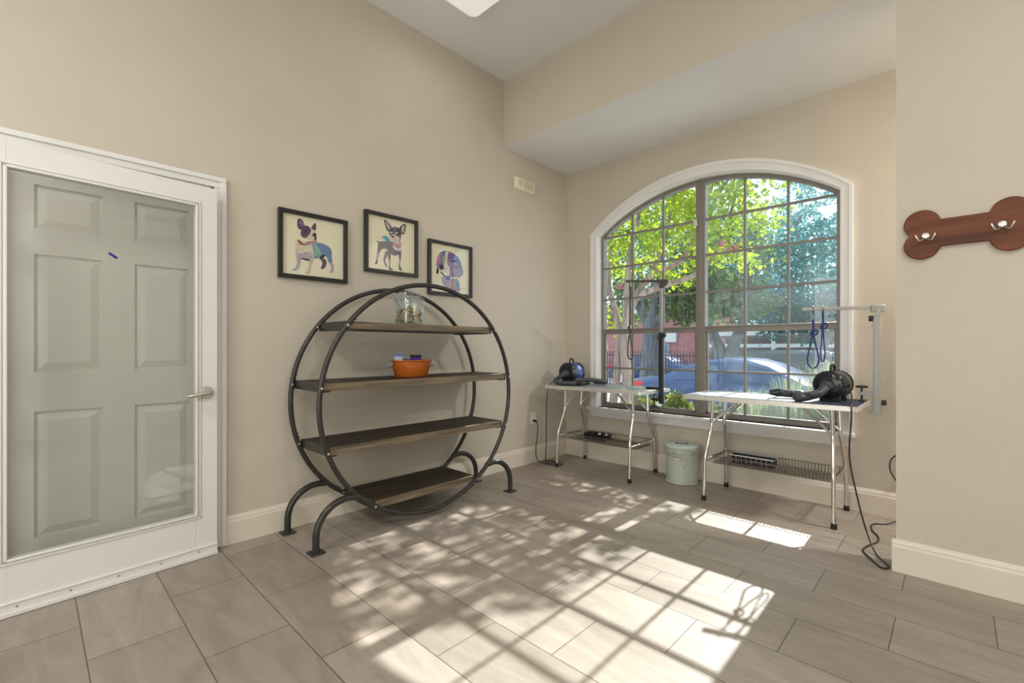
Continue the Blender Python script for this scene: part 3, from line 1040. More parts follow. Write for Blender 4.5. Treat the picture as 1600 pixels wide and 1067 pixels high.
picture('framed picture of a small standing dog with large ears, middle of the three', -2.407, 1.705, -1.953, 2.150,
        [(215, 212), (772, 325), (768, 950), (212, 885)], [
    (DK, [(315, 545), (345, 552), (350, 570), (330, 562)]),
    (0x5a5a6e, [(345, 560), (440, 545), (520, 560), (560, 600), (600, 610), (608, 660), (560, 715), (505, 718), (460, 680), (420, 640), (375, 650), (345, 705), (322, 720), (330, 620)]),
    (0x8a7b96, [(322, 690), (345, 700), (330, 780), (322, 830), (295, 832), (310, 800), (316, 740)]),
    (DK, [(312, 780), (328, 785), (322, 832), (296, 834), (308, 812)]),
    (0x77708a, [(420, 670), (450, 690), (430, 750), (415, 800), (440, 850), (420, 858), (395, 790), (402, 740)]),
    (0x5a5a66, [(450, 660), (480, 690), (472, 800), (475, 870), (505, 890), (500, 902), (458, 895), (462, 820), (448, 720)]),
    (0x5a5a66, [(575, 690), (605, 670), (600, 760), (590, 840), (615, 895), (620, 908), (585, 905), (575, 860), (585, 780)]),
    (0x3f9bc0, [(410, 478), (440, 490), (480, 545), (440, 545), (370, 500), (385, 488)]),
    (0x6fb7cf, [(375, 488), (400, 500), (425, 525), (390, 520)]),
    (GY, [(500, 600), (560, 620), (600, 600), (605, 640), (575, 665), (540, 650)]),
    (0xe0dadd, [(500, 610), (530, 610), (565, 645), (535, 655)]), (0xe0dadd, [(585, 630), (608, 625), (600, 660), (578, 665)]),
    (0xc98d9c, [(510, 555), (560, 575), (600, 560), (608, 600), (560, 605), (505, 600)]),
    (DK, [(402, 280), (435, 300), (490, 370), (470, 410), (445, 418), (415, 360)]),
    (0xb9a9aa, [(412, 300), (440, 320), (475, 375), (455, 405), (425, 360)]),
    (DK, [(655, 328), (662, 360), (645, 440), (620, 455), (590, 420), (585, 375), (620, 335)]),
    (0xc5b4ae, [(645, 345), (648, 375), (635, 435), (615, 430), (605, 385), (622, 350)]),
    (0x55555f, [(475, 390), (520, 365), (580, 378), (605, 430), (595, 520), (585, 560), (550, 545), (500, 520), (470, 480), (462, 430)]),
    (0xcfc3be, [(480, 470), (520, 455), (560, 480), (585, 500), (580, 560), (540, 560), (500, 540), (485, 510)]),
    (0xd8ccc4, ell(488, 440, 16, 14)), (0xd8ccc4, ell(548, 440, 15, 12)),
    (DK, ell(492, 452, 12, 10)), (DK, ell(552, 462, 13, 11)), (DK, ell(500, 488, 15, 13)),
    (0x777580, [(510, 370), (530, 372), (525, 440), (512, 440)]),
])
picture('framed picture of a hound head in profile, lowest and rightmost of the three', -1.851, 1.588, -1.388, 2.033,
        [(243, 205), (775, 285), (775, 955), (243, 920)], [
    (0x8f6f8d, [(345, 385), (400, 325), (470, 318), (560, 350), (625, 430), (670, 540), (690, 640), (640, 690), (560, 700), (490, 690), (440, 640), (400, 600), (330, 560), (320, 500)]),
    (0x5c6f99, [(385, 340), (440, 322), (440, 420), (410, 500), (385, 470), (380, 400)]),
    (0x7e9da6, [(400, 400), (430, 420), (415, 500), (395, 480)]),
    (0xb77f93, [(345, 390), (380, 360), (375, 450), (350, 520), (325, 510)]),
    (CR, [(440, 340), (478, 335), (470, 430), (470, 520), (500, 560), (495, 690), (440, 650), (380, 620), (360, 600), (350, 570), (420, 500)]),
    (0x7d5f93, [(480, 345), (550, 355), (590, 390), (560, 430), (500, 440), (480, 400)]),
    (0x6b86b8, [(540, 400), (600, 385), (640, 440), (660, 520), (600, 510), (560, 460)]),
    (0xa292ad, [(540, 480), (620, 500), (680, 620), (640, 700), (560, 680), (530, 580)]),
    (DK, [(490, 470), (540, 450), (600, 452), (600, 466), (540, 470), (500, 482)]),
    (0x59687f, ell(390, 560, 36, 42)), (DK, ell(388, 560, 18, 24)),
    (DK, [(330, 570), (348, 600), (345, 655), (320, 655)]),
    (DK, [(370, 630), (400, 640), (440, 690), (430, 700), (380, 650)]),
    (0xa58fa6, [(400, 690), (460, 730), (560, 720), (620, 740), (640, 900), (540, 890), (440, 850), (395, 780)]),
    (0x4b5c9c, [(430, 690), (500, 690), (500, 745), (460, 745)]),
    (0x5b93c0, [(590, 775), (625, 780), (620, 850), (585, 840)]),
    (0xc99a8c, [(500, 790), (570, 790), (570, 850), (500, 840)]),
])

# sensor, outlet
sn = thing('wall_alarm_box', 'small cream plastic box high on the left wall near the corner', 'alarm box', (0, -0.71, 2.675))
mb = MB()
mb.box((0, -0.85, 2.685), (0.045, -0.575, 2.80))
mb.build('housing', M['ivory'], sn, bevel=0.012, seg=3)
mb = MB()
mb.lathe([(0.034, 0.0), (0.034, 0.004), (0.022, 0.006), (0.0, 0.002)], (0.044, -0.785, 2.745), 20, 'x')
mb.box((0.044, -0.735, 2.70), (0.048, -0.60, 2.785))
mb.build('grille', M['ivory_dark'], sn, bevel=0.002)
mb = MB()
mb.box((0, -0.86, 2.678), (0.012, -0.565, 2.686))
mb.build('bottom_lip', M['ivory'], sn, bevel=0.002)

ol = thing('wall_outlet', 'white electrical outlet plate low on the left wall by the corner', 'outlet', (0, -0.555, 0.385))
mb = MB()
mb.box((0, -0.592, 0.388), (0.006, -0.518, 0.502))
mb.build('cover_plate', M['outlet'], ol, bevel=0.002)
for zc in (0.42, 0.47):
    mb = MB()
    mb.prism([(-0.555 + 0.016 * math.cos(R(k * 30)), zc + 0.014 * math.sin(R(k * 30))) for k in range(12)], 'x', 0.006, 0.008)
    mb.build('socket', M['ivory'], ol)

# ================================================================== GROOMING TABLES
def grooming_table(label, x0, x1, xl, xr, navy, yb0=-0.60, yb1=-0.055, zt=0.79):
    t = thing('grooming_table', label, 'grooming table', ((x0 + x1) / 2, (yb0 + yb1) / 2, 0), 'folding grooming tables below the window')
    # tabletop: rounded corners
    r = 0.03
    def outline(e):
        out = []
        for cx_, cy_, a0 in ((x1 - r, yb1 - r, 0), (x0 + r, yb1 - r, 90), (x0 + r, yb0 + r, 180), (x1 - r, yb0 + r, 270)):
            for k in range(7):
                a = R(a0 + 15 * k)
                out.append((cx_ + (r + e) * math.cos(a), cy_ + (r + e) * math.sin(a)))
        return out
    mb = MB()
    mb.prism(outline(-0.002), 'z', zt - 0.022, zt - 0.003)
    top = mb.build('tabletop', M['alu'], t)
    mb = MB()
    mb.prism(outline(-0.006), 'z', zt - 0.003, zt + 0.0015)
    mb.build('rubber_mat', M['mat_grey'], top)
    mb = MB()
    o1, o2 = outline(0.0), outline(-0.008)
    n = len(o1)
    vs, fs = [], []
    for (ox, oy), (ix, iy) in zip(o1, o2):
        vs += [(ox, oy, zt - 0.027), (ox, oy, zt + 0.001), (ix, iy, zt + 0.003), (ix, iy, zt - 0.027)]
    for i in range(n):
        j = (i + 1) % n
        for k in range(4):
            fs.append((4 * i + k, 4 * i + (k + 1) % 4, 4 * j + (k + 1) % 4, 4 * j + k))
    mb.add(vs, fs)
    for k in range(5):
        mb.lathe([(0.004, 0), (0.004, -0.0025), (0.0, -0.003)], (x0 + 0.12 + (x1 - x0 - 0.24) * k / 4, yb0, zt - 0.012), 8, 'y')
    ed = mb.build('edge_trim', M['alu'], top, angle=0.4)
    if navy:
        mb = MB()
        mb.box((x1 - 0.30, yb0 + 0.012, zt + 0.0016), (x1 - 0.006, yb1 - 0.012, zt + 0.0045))  # thin navy sheet over the right end of the tabletop
        mb.build('end_sheet', M['sheet_navy'], top)
    ym = (yb0 + yb1) / 2 + 0.035
    yu, yl = 0.135, 0.222
    for xi, xs in ((xl, 1), (xr, -1)):
        for s_ in (-1, 1):
            mb = MB()
            pts = [(xi + xs * 0.028, ym + s_ * yu, zt - 0.027), (xi + xs * 0.022, ym + s_ * yu, 0.60), (xi + xs * 0.02, ym + s_ * (yu + 0.004), 0.545),
                   (xi + xs * 0.008, ym + s_ * (yl - 0.012), 0.36), (xi + xs * 0.003, ym + s_ * yl, 0.30), (xi, ym + s_ * (yl + 0.012), 0.03)]
            sm = [Vector(pts[0]), Vector(pts[1])] + cat_rom(pts[1:5], 5)[1:] + [Vector(pts[5])]
            mb.tube(sm, 0.0135, 14)
            lg = mb.build('leg', M['chrome'], t)
            mb = MB()
            mb.lathe([(0.0175, 0.0), (0.0185, 0.004), (0.0165, 0.034), (0.0135, 0.036)], (xi, ym + s_ * (yl + 0.0125), 0), 16)
            mb.build('rubber_foot', M['rubber'], lg)
            mb = MB()
            mb.tube([(xi + xs * 0.022, ym + s_ * (yu - 0.002), 0.575), (xi + xs * 0.20, ym + s_ * (yu - 0.03), zt - 0.04), (xi + xs * 0.225, ym + s_ * (yu - 0.03), zt - 0.034)], 0.0095, 10)
            mb.build('brace', M['chrome'], t)
        mb = MB()
        mb.tube([(xi + xs * 0.003, ym - yl, 0.298), (xi + xs * 0.003, ym + yl, 0.298)], 0.0105, 12)
        mb.build('stretcher', M['chrome'], t)
        mb = MB()
        mb.box((xi + xs * 0.028 - 0.025, ym - yu - 0.02, zt - 0.045), (xi + xs * 0.028 + 0.025, ym + yu + 0.02, zt - 0.0225))
        mb.build('hinge_plate', M['alu'], t, bevel=0.003)
    # wire basket between the stretchers
    bx0, bx1 = xl + 0.015, xr - 0.015
    by0, by1 = ym - 0.10, ym + 0.185
    zb, zt2 = 0.262, 0.312
    mb = MB()
    wr = 0.0024
    for zz_, rr_ in ((zt2, 0.003), (zb, 0.0022)):
        mb.tube([(bx0, by0, zz_), (bx1, by0, zz_), (bx1, by1, zz_), (bx0, by1, zz_)], rr_, 6, closed=True)
    nx = int((bx1 - bx0) / 0.0205)
    for k in range(1, nx):
        x = bx0 + (bx1 - bx0) * k / nx
        mb.tube([(x, by0, zt2), (x, by0, zb), (x, by1, zb), (x, by1, zt2)], wr, 4)
    for k in range(1, 7):
        y = by0 + (by1 - by0) * k / 7
        mb.tube([(bx0, y, zt2), (bx0, y, zb), (bx1, y, zb), (bx1, y, zt2)], wr, 4)
    for xx in (bx0, bx1):
        for yy in (by0 + 0.03, by1 - 0.03):
            mb.tube([(xx, yy, zt2), (xx - 0.012 if xx == bx0 else xx + 0.012, yy, zt2 + 0.002)], 0.003, 6)
    mb.build('wire_basket', M['wire'], t)
    return ym
ym = grooming_table('chrome legged folding grooming table in the corner with a blue dryer on it', 0.180, 1.222, 0.285, 1.070, False)
grooming_table('chrome legged folding grooming table nearer the right wall with a black dryer on it', 1.555, 2.655, 1.700, 2.520, True)

# trays in the baskets
def tray(label, cx, cy, lx, ly, m, zb=0.2655):
    t = thing('plastic_tray', label, 'tray', (cx, cy, zb))
    mb = MB()
    h = 0.055
    w0 = 0.008
    def ring(ex, z):
        return [(cx - lx / 2 - ex, cy - ly / 2 - ex, z), (cx + lx / 2 + ex, cy - ly / 2 - ex, z), (cx + lx / 2 + ex, cy + ly / 2 + ex, z), (cx - lx / 2 - ex, cy + ly / 2 + ex, z)]
    loft(mb, [ring(-0.006, zb + 0.0005), ring(0.0, zb + h), ring(0.006, zb + h), ring(0.006, zb + h + 0.006), ring(-0.004, zb + h + 0.006), ring(-0.010, zb + 0.004)])
    for k in range(13):
        x = cx - lx / 2 + lx * (k + 0.5) / 13
        mb.box((x - 0.004, cy - ly / 2 - 0.007, zb + 0.008), (x + 0.004, cy - ly / 2 - 0.001, zb + h))
    mb.build('tray_body', m, t, smooth=False)
    return t
t = tray('black tray with grooming tools in the basket under the corner table', 0.575, ym + 0.03, 0.24, 0.11, M['black_gloss'])
for k, (dx, m_) in enumerate(((-0.08, M['black']), (0.0, M['chrome']), (0.075, M['chrome']))):
    mb = MB()
    mb.tube([(0.575 + dx - 0.02, ym + 0.005, 0.286), (0.575 + dx + 0.012, ym + 0.05, 0.300)], 0.0085, 10)
    mb.ball((0.575 + dx + 0.012, ym + 0.045, 0.318), 0.017, 12, (1, 1, 0.8))
    tag(mb.build('grooming_clipper', m_), ['black clipper at the left end of the black tray', 'silver clipper in the middle of the black tray', 'silver clipper at the right end of the black tray'][k], 'clipper')
t = tray('narrow pale rimmed wire tray in the basket under the right table', 1.97, ym + 0.03, 0.30, 0.11, M['black'])
mb = MB()
mb.tube([(1.97 - 0.156, ym + 0.03 - 0.061, 0.328), (1.97 + 0.156, ym + 0.03 - 0.061, 0.328), (1.97 + 0.156, ym + 0.03 + 0.061, 0.328), (1.97 - 0.156, ym + 0.03 + 0.061, 0.328)], 0.005, 8, closed=True)
for k in range(9):
    mb.tube([(1.97 - 0.14 + k * 0.035, ym + 0.03 - 0.064, 0.326), (1.97 - 0.135 + k * 0.035, ym + 0.03 - 0.064, 0.275)], 0.0022, 5)
mb.tube([(1.97 - 0.15, ym + 0.03 - 0.065, 0.30), (1.97 + 0.15, ym + 0.03 - 0.065, 0.30)], 0.003, 6)
plabel(mb.build('rim', M['silver_paint'], t), 'pale silver rim')

# ------------------------------------------------------------------ grooming arms and loops
def knob(mb, c, axis, r=0.016, l=0.022, mi=0):
    mb.lathe([(r * 0.5, -l / 2), (r, -l / 2 + 0.003), (r, l / 2 - 0.003), (r * 0.6, l / 2)], c, 14, axis, mi)

a1 = thing('grooming_stand', 'dark grooming arm clamped to the end of the corner table', 'grooming stand', (1.245, -0.30, 0.66))
px_, py_ = 1.246, -0.30
mb = MB()
mb.bar((px_, py_, 0.672), (px_, py_, 1.285), 0.034, 0.034, up=(1, 0, 0))
mb.build('lower_post', M['black'], a1, bevel=0.003)
mb = MB()
mb.bar((px_, py_, 1.285), (px_, py_, 1.70), 0.024, 0.024, up=(1, 0, 0))
plabel(mb.build('upper_post', M['silver_paint'], a1, bevel=0.002), 'grey steel upper post')
tipx, tipy, tz = px_ - 0.225, py_ - 0.20, 1.728
mb = MB()
d_ = Vector((px_ - tipx, py_ - tipy, 0)).normalized()
mb.bar((tipx, tipy, tz), (px_ + d_.x * 0.05, py_ + d_.y * 0.05, tz), 0.020, 0.022)
mb.build('boom', M['steel_dark'], a1, bevel=0.002)
mb = MB()
nrm = Vector((-d_.y, d_.x, 0))
pl = [(-0.03, tz + 0.014), (0.055, tz + 0.014), (0.055, tz - 0.012), (0.018, tz - 0.06), (-0.016, tz - 0.06)]
vs = [Vector((px_, py_, 0)) + d_ * u + nrm * k * 0.018 + Vector((0, 0, v)) for k in (-1, 1) for u, v in pl]
mb.add(vs, [(0, 1, 2, 3, 4), (9, 8, 7, 6, 5)] + [(i, (i + 1) % 5, (i + 1) % 5 + 5, i + 5) for i in range(5)])
mb.build('corner_bracket', M['steel_dark'], a1, bevel=0.002)
mb = MB()
knob(mb, (px_ + 0.03, py_ - 0.01, 1.262), 'x', 0.020, 0.03)
mb.build('knob', M['black'], a1)
mb = MB()
knob(mb, (px_, py_ - 0.03, 1.245), 'y', 0.014, 0.03)
mb.build('knob', M['black'], a1)
mb = MB()
mb.box((px_ - 0.135, py_ - 0.022, 0.7935), (px_ + 0.012, py_ + 0.022, 0.812))
mb.box((px_ - 0.085, py_ - 0.020, 0.700), (px_ + 0.0, py_ + 0.020, 0.716))
mb.tube([(px_ - 0.065, py_, 0.640), (px_ - 0.065, py_, 0.758)], 0.006, 10)
mb.lathe([(0.012, 0.0), (0.034, 0.004), (0.034, 0.016), (0.012, 0.020)], (px_ - 0.065, py_, 0.632), 18)
mb.lathe([(0.018, 0.752), (0.018, 0.7625)], (px_ - 0.065, py_, 0), 14)
mb.build('clamp', M['black'], a1, bevel=0.002)

a2 = thing('grooming_stand', 'silver grooming arm clamped to the right end of the right table', 'grooming stand', (2.70, -0.22, 0.72))
px2, py2 = 2.708, -0.225
mb = MB()
mb.bar((px2, py2, 0.735), (px2, py2, 1.36), 0.038, 0.038, up=(1, 0, 0))
mb.build('post', M['silver_paint'], a2, bevel=0.003)
mb = MB()
mb.bar((px2, py2, 1.36), (px2, py2, 1.405), 0.028, 0.028, up=(1, 0, 0))
tip2 = Vector((2.312, -0.375, 1.418))
e2 = Vector((px2, py2, 1.418))
d2_ = (e2 - tip2).normalized()
mb.bar(tip2, e2 + d2_ * 0.03, 0.020, 0.022)
mb.build('boom', M['silver_paint'], a2, bevel=0.002)
mb = MB()
mb.bar(e2 - d2_ * 0.035 + Vector((0, 0, -0.008)), e2 + d2_ * 0.04 + Vector((0, 0, -0.008)), 0.030, 0.046)
mb.build('corner_bracket', M['silver_paint'], a2, bevel=0.004)
mb = MB()
knob(mb, (px2 - 0.032, py2 - 0.012, 1.345), 'x', 0.019, 0.026)
mb.build('knob', M['black'], a2)
mb = MB()
knob(mb, (px2 + 0.034, py2, 0.795), 'x', 0.018, 0.03)
mb.build('knob', M['black'], a2)
mb = MB()
mb.box((px2 - 0.095, py2 - 0.018, 0.838), (px2 + 0.0, py2 + 0.018, 0.862))
mb.box((px2 - 0.045, py2 - 0.018, 0.716), (px2 + 0.022, py2 + 0.018, 0.735))
mb.box((px2 - 0.0215, py2 - 0.0185, 0.725), (px2 + 0.0215, py2 + 0.0215, 0.85))
cl = mb.build('clamp', M['silver_paint'], a2, bevel=0.003)
mb = MB()
mb.tube([(px2 - 0.082, py2, 0.797), (px2 - 0.082, py2, 0.885)], 0.006, 10)
mb.lathe([(0.014, 0.0), (0.034, 0.004), (0.034, 0.014), (0.012, 0.018)], (px2 - 0.082, py2, 0.885), 18)
mb.lathe([(0.016, 0.796), (0.016, 0.803)], (px2 - 0.082, py2, 0), 14)
plabel(mb.build('clamp_screw', M['black'], cl), 'black clamp screw with knob')

# loops
def strap_loop(label, top, pts_l, pts_r, m, r, extra=None):
    t = thing('grooming_loop', label, 'grooming loop', (top[0], top[1], min(p[2] for p in pts_l + pts_r)))
    return t
# loop on the corner arm
fx = tipx + d_.x * 0.035
fy = tipy + d_.y * 0.035
L1 = thing('grooming_loop', 'black grooming loop hanging from the dark arm on the corner table', 'grooming loop', (fx, fy, 1.05))
mb = MB()
mb.tube([(fx, fy, 1.685), (fx + 0.002, fy, 1.50), (fx - 0.001, fy, 1.345)], 0.0075, 8)
mb.tube(cat_rom([(fx, fy, 1.34), (fx - 0.014, fy, 1.325), (fx + 0.006, fy, 1.30), (fx - 0.004, fy, 1.28)], 5), 0.009, 8)
mb.build('strap', M['black'], L1)
mb = MB()
mb.tube(cat_rom([(fx - 0.002, fy, 1.27), (fx - 0.016, fy - 0.004, 1.18), (fx - 0.018, fy - 0.004, 1.085), (fx + 0.008, fy, 1.055), (fx + 0.026, fy + 0.004, 1.085), (fx + 0.012, fy + 0.004, 1.18)], 6, closed=True), 0.0055, 8, closed=True)
mb.build('noose', M['black'], L1)
mb = MB()
mb.tube([(fx + 0.020 * math.cos(R(a)) * d_.y, fy - 0.020 * math.cos(R(a)) * d_.x, 1.716 + 0.030 * math.sin(R(a))) for a in range(0, 360, 24)], 0.0025, 6, closed=True)
mb.build('hook', M['wire'], L1)

def navy_loop(label, s, ztop, zbot, wid, thick, knot, strapz):
    c = tip2 + d2_ * s
    t = thing('grooming_loop', label, 'grooming loop', (c.x, c.y, zbot))
    u = d2_
    def P(a, z, q=0.0):
        return c + u * a + Vector((-u.y, u.x, 0)) * q + Vector((0, 0, z - c.z))
    mb = MB()
    mb.tube([P(0, strapz), P(0.002, (strapz + knot) / 2), P(0, knot)], thick * 1.5, 8)
    if knot < strapz - 0.06:
        mb.tube(cat_rom([P(0.012, knot + 0.02), P(-0.012, knot + 0.01, 0.008), P(0.014, knot - 0.005, 0.01), P(0.026, knot + 0.015), P(0.01, knot + 0.03, -0.01), P(-0.014, knot, -0.008), P(0.004, knot - 0.015)], 5), thick * 1.1, 8)
    mb.build('strap', M['navy'], t)
    mb = MB()
    h = knot - zbot
    mb.tube(cat_rom([P(0, knot), P(-wid * 0.45, knot - h * 0.35), P(-wid * 0.95, knot - h * 0.75), P(-wid * 0.5, zbot + 0.004), P(wid * 0.5, zbot + 0.004), P(wid * 0.95, knot - h * 0.75), P(wid * 0.45, knot - h * 0.35)], 6, closed=True), thick, 8, closed=True)
    mb.build('noose', M['navy'], t)
    mb = MB()
    mb.tube([P(0, ztop - 0.013 + 0.026 * math.sin(R(a)), 0.021 * math.cos(R(a))) for a in range(0, 360, 24)], 0.003, 6, closed=True)
    mb.tube([P(0.003, ztop - 0.03), P(0.0, strapz)], 0.004, 6)
    mb.build('hook', M['wire'], t)
navy_loop('wide navy strap loop with a knot hanging near the tip of the silver arm', 0.066, 1.425, 1.018, 0.036, 0.0052, 1.245, 1.345)
navy_loop('narrow navy cord loop hanging second on the silver arm', 0.122, 1.425, 1.062, 0.013, 0.0042, 1.29, 1.40)

# ------------------------------------------------------------------ dryers
def dryer(label, cx, cy, zt, rz, shell, r=0.092, L=0.185):
    """local axis: +x is the back of the drum, hose outlet on -x"""
    t = thing('pet_dryer', label, 'pet dryer', (0, 0, 0), None)
    zc = 0.022 + r
    mb = MB()
    mb.lathe([(r * 0.97, -L / 2), (r, -L / 2 + 0.006), (r, L / 2 - 0.006), (r * 0.97, L / 2)], (0, 0, zc), 40, 'x')
    mb.build('drum', shell, t)
    mb = MB()
    mb.lathe([(0.03, -L / 2 - 0.022), (r * 0.80, -L / 2 - 0.018), (r * 1.03, -L / 2 - 0.006), (r * 1.03, -L / 2 + 0.012), (r * 0.9, -L / 2 + 0.012)], (0, 0, zc), 40, 'x')
    for k in range(10):
        a = R(k * 36)
        mb.lathe([(0.006, -L / 2 - 0.026), (0.006, -L / 2 - 0.012)], (0, 0.066 * math.cos(a), zc + 0.066 * math.sin(a)), 8, 'x')
    mb.build('end_cap', M['black_gloss'], t)
    mb = MB()
    mb.lathe([(r * 0.9, L / 2 - 0.012), (r * 1.03, L / 2 - 0.012), (r * 1.03, L / 2 + 0.008), (r * 0.85, L / 2 + 0.016), (0.02, L / 2 + 0.018)], (0, 0, zc), 40, 'x')
    mb.build('end_cap', M['black_gloss'], t)
    mb = MB()
    mb.tube(cat_rom([(-0.045, 0, zc + r * 0.98), (-0.04, 0, zc + r + 0.028), (-0.012, 0, zc + r + 0.042), (0.02, 0, zc + r + 0.028), (0.025, 0, zc + r * 0.98)], 6), 0.009, 10)
    mb.build('handle', M['black'], t)
    for xx in (-L * 0.33, L * 0.33):
        mb = MB()
        mb.prism([(-0.062, 0.0), (0.062, 0.0), (0.055, 0.05), (-0.055, 0.05)], 'x', xx - 0.014, xx + 0.014)
        mb.build('foot', M['black'], t, bevel=0.003)
    mb = MB()
    mb.lathe([(0.034, 0.0), (0.034, -0.045), (0.029, -0.062)], (-L / 2 - 0.018, 0, zc - 0.01), 24, 'x')
    plabel(mb.build('outlet_nozzle', M['hose'], t), 'grey hose outlet')
    t.location = (cx, cy, zt)
    t.rotation_euler = (0, 0, rz)
    return t, zc, L
def loc2(cx, cy, zt, rz, p):
    c, s = math.cos(rz), math.sin(rz)
    return Vector((cx + p[0] * c - p[1] * s, cy + p[0] * s + p[1] * c, zt + p[2]))
def hose(t, wpts, r0=0.021, end=None):
    Mi = (Matrix.Translation(t.location) @ t.rotation_euler.to_matrix().to_4x4()).inverted()
    P = [Mi @ Vector(p) for p in cat_rom(wpts, 14)]
    mb = MB()
    mb.tube(P, [r0 + (0.0022 if k % 2 else -0.0006) for k in range(len(P))], 12)
    h = mb.build('hose', M['hose'], t)
    if end:
        mb = MB()
        e0, e1 = Mi @ Vector(end[0]), Mi @ Vector(end[1])
        mb.tube([e0, e0.lerp(e1, 0.3), e1], [r0 + 0.003, r0 + 0.002, r0 * 0.6], 14)
        mb.build('hose_nozzle', M['black_gloss'], t)
def cord(t, wpts, r=0.0042, plug=None):
    Mi = (Matrix.Translation(t.location) @ t.rotation_euler.to_matrix().to_4x4()).inverted()
    P = [Mi @ Vector(p) for p in cat_rom(wpts, 8)]
    mb = MB()
    mb.tube(P, r, 8)
    c_ = mb.build('power_cord', M['black'], t)
    if plug:
        mb = MB()
        a, b_ = Mi @ Vector(plug[0]), Mi @ Vector(plug[1])
        mb.tube([a, a.lerp(b_, 0.7), b_], [0.013, 0.012, 0.006], 10)
        mb.build('plug', M['black'], c_)

ZT = 0.7925
rz1 = R(97)
t1, zc, L_ = dryer('blue pet dryer with black hose lying on the corner table', 0.305, -0.310, ZT, rz1, M['blue'], 0.095, 0.17)
mb = MB()
mb.prism([(0.07 * 0, 0)] * 0 or [(-0.03, -0.02), (0.03, -0.02), (0.03, 0.02), (-0.03, 0.02)], 'z', 0, 0.0012)
o_ = len(mb.v)
for i in range(o_):
    x, y, z = mb.v[i]
    a = R(-28) + y / 0.0955
    rr_ = 0.0955 + z
    mb.v[i] = (x + 0.0, -rr_ * math.cos(a), zc + 0.006 - rr_ * math.sin(a))
plabel(mb.build('rating_label', M['label'], t1, smooth=False), 'small pale label on the drum')
q = lambda p: loc2(0.305, -0.310, ZT, rz1, p)
e_ = q((-L_ / 2 - 0.06, 0, zc - 0.01))
hose(t1, [q((-L_ / 2 - 0.055, 0, zc - 0.01)), q((-L_ / 2 - 0.10, 0.006, zc - 0.025)), (0.275, -0.530, ZT + 0.05), (0.32, -0.555, ZT + 0.028), (0.40, -0.53, ZT + 0.024), (0.48, -0.46, ZT + 0.024)],
     0.020, ((0.475, -0.466, ZT + 0.026), (0.57, -0.39, ZT + 0.024)))
hose(t1, [(0.44, -0.44, ZT + 0.05), (0.54, -0.34, ZT + 0.054), (0.62, -0.22, ZT + 0.035), (0.58, -0.16, ZT + 0.024), (0.49, -0.20, ZT + 0.024)], 0.019)
cord(t1, [q((L_ / 2 + 0.01, 0.05, 0.05)), (0.21, -0.26, ZT + 0.02), (0.20, -0.38, ZT + 0.03), (0.19, -0.46, ZT + 0.022), (0.166, -0.50, 0.775), (0.160, -0.52, 0.70), (0.150, -0.525, 0.50), (0.145, -0.52, 0.25), (0.12, -0.50, 0.06),
          (0.10, -0.46, 0.006), (0.17, -0.40, 0.006), (0.26, -0.40, 0.006), (0.28, -0.47, 0.006), (0.20, -0.53, 0.006), (0.10, -0.52, 0.006), (0.06, -0.46, 0.006), (0.12, -0.41, 0.012), (0.22, -0.44, 0.014), (0.15, -0.54, 0.013),
          (0.06, -0.55, 0.03), (0.03, -0.545, 0.12), (0.05, -0.545, 0.28), (0.06, -0.55, 0.38), (0.045, -0.555, 0.42)], 0.0042, ((0.008, -0.555, 0.42), (0.05, -0.555, 0.42)))

rz2 = R(82)
t2, zc, L_ = dryer('black pet dryer with ribbed grey hose on the right table', 2.480, -0.300, ZT + 0.0025, rz2, M['black_gloss'], 0.090, 0.17)
mb = MB()
zc2 = 0.022 + 0.090
mb.lathe([(0.0905, 0.01), (0.0910, 0.012), (0.0910, 0.052), (0.0905, 0.054)], (0, 0, zc2), 40, 'x')
plabel(mb.build('grey_band', M['hose'], t2), 'grey band round the drum')
q2 = lambda p: loc2(2.480, -0.300, ZT, rz2, p)
hose(t2, [q2((-L_ / 2 - 0.05, 0, zc2 - 0.01)), q2((-L_ / 2 - 0.12, 0.01, zc2 - 0.045)), (2.385, -0.520, ZT + 0.044), (2.345, -0.54, ZT + 0.033), (2.31, -0.50, ZT + 0.032), (2.315, -0.42, ZT + 0.036), (2.30, -0.33, ZT + 0.034), (2.24, -0.30, ZT + 0.032), (2.16, -0.33, ZT + 0.038)],
     0.0270, ((2.165, -0.327, ZT + 0.039), (2.105, -0.36, ZT + 0.039)))
cord(t2, [q2((L_ / 2 - 0.02, -0.090, 0.10)), (2.580, -0.36, ZT + 0.09), (2.60, -0.42, ZT + 0.05), (2.615, -0.56, ZT + 0.025), (2.622, -0.615, ZT + 0.004), (2.624, -0.628, 0.72), (2.615, -0.635, 0.50), (2.65, -0.66, 0.30), (2.70, -0.72, 0.12),
          (2.76, -0.82, 0.012), (2.826, -0.945, 0.0055), (2.800, -0.99, 0.0055), (2.745, -0.90, 0.0055), (2.70, -0.80, 0.0055), (2.715, -0.70, 0.0055), (2.745, -0.60, 0.0055), (2.74, -0.50, 0.0055), (2.70, -0.40, 0.0055),
          (2.690, -0.27, 0.0055), (2.76, -0.20, 0.008), (2.84, -0.13, 0.06), (2.83, -0.09, 0.20), (2.765, -0.07, 0.32), (2.765, -0.06, 0.40), (2.81, -0.055, 0.44), (2.87, -0.05, 0.43)], 0.0045, ((2.89, -0.009, 0.42), (2.872, -0.045, 0.428)))
ol2 = thing('wall_outlet', 'white electrical outlet plate behind the wall with the bone rack', 'outlet', (2.89, 0, 0.385))
MB().box((2.853, -0.006, 0.385), (2.927, 0, 0.50)).build('cover_plate', M['outlet'], ol2, bevel=0.002)

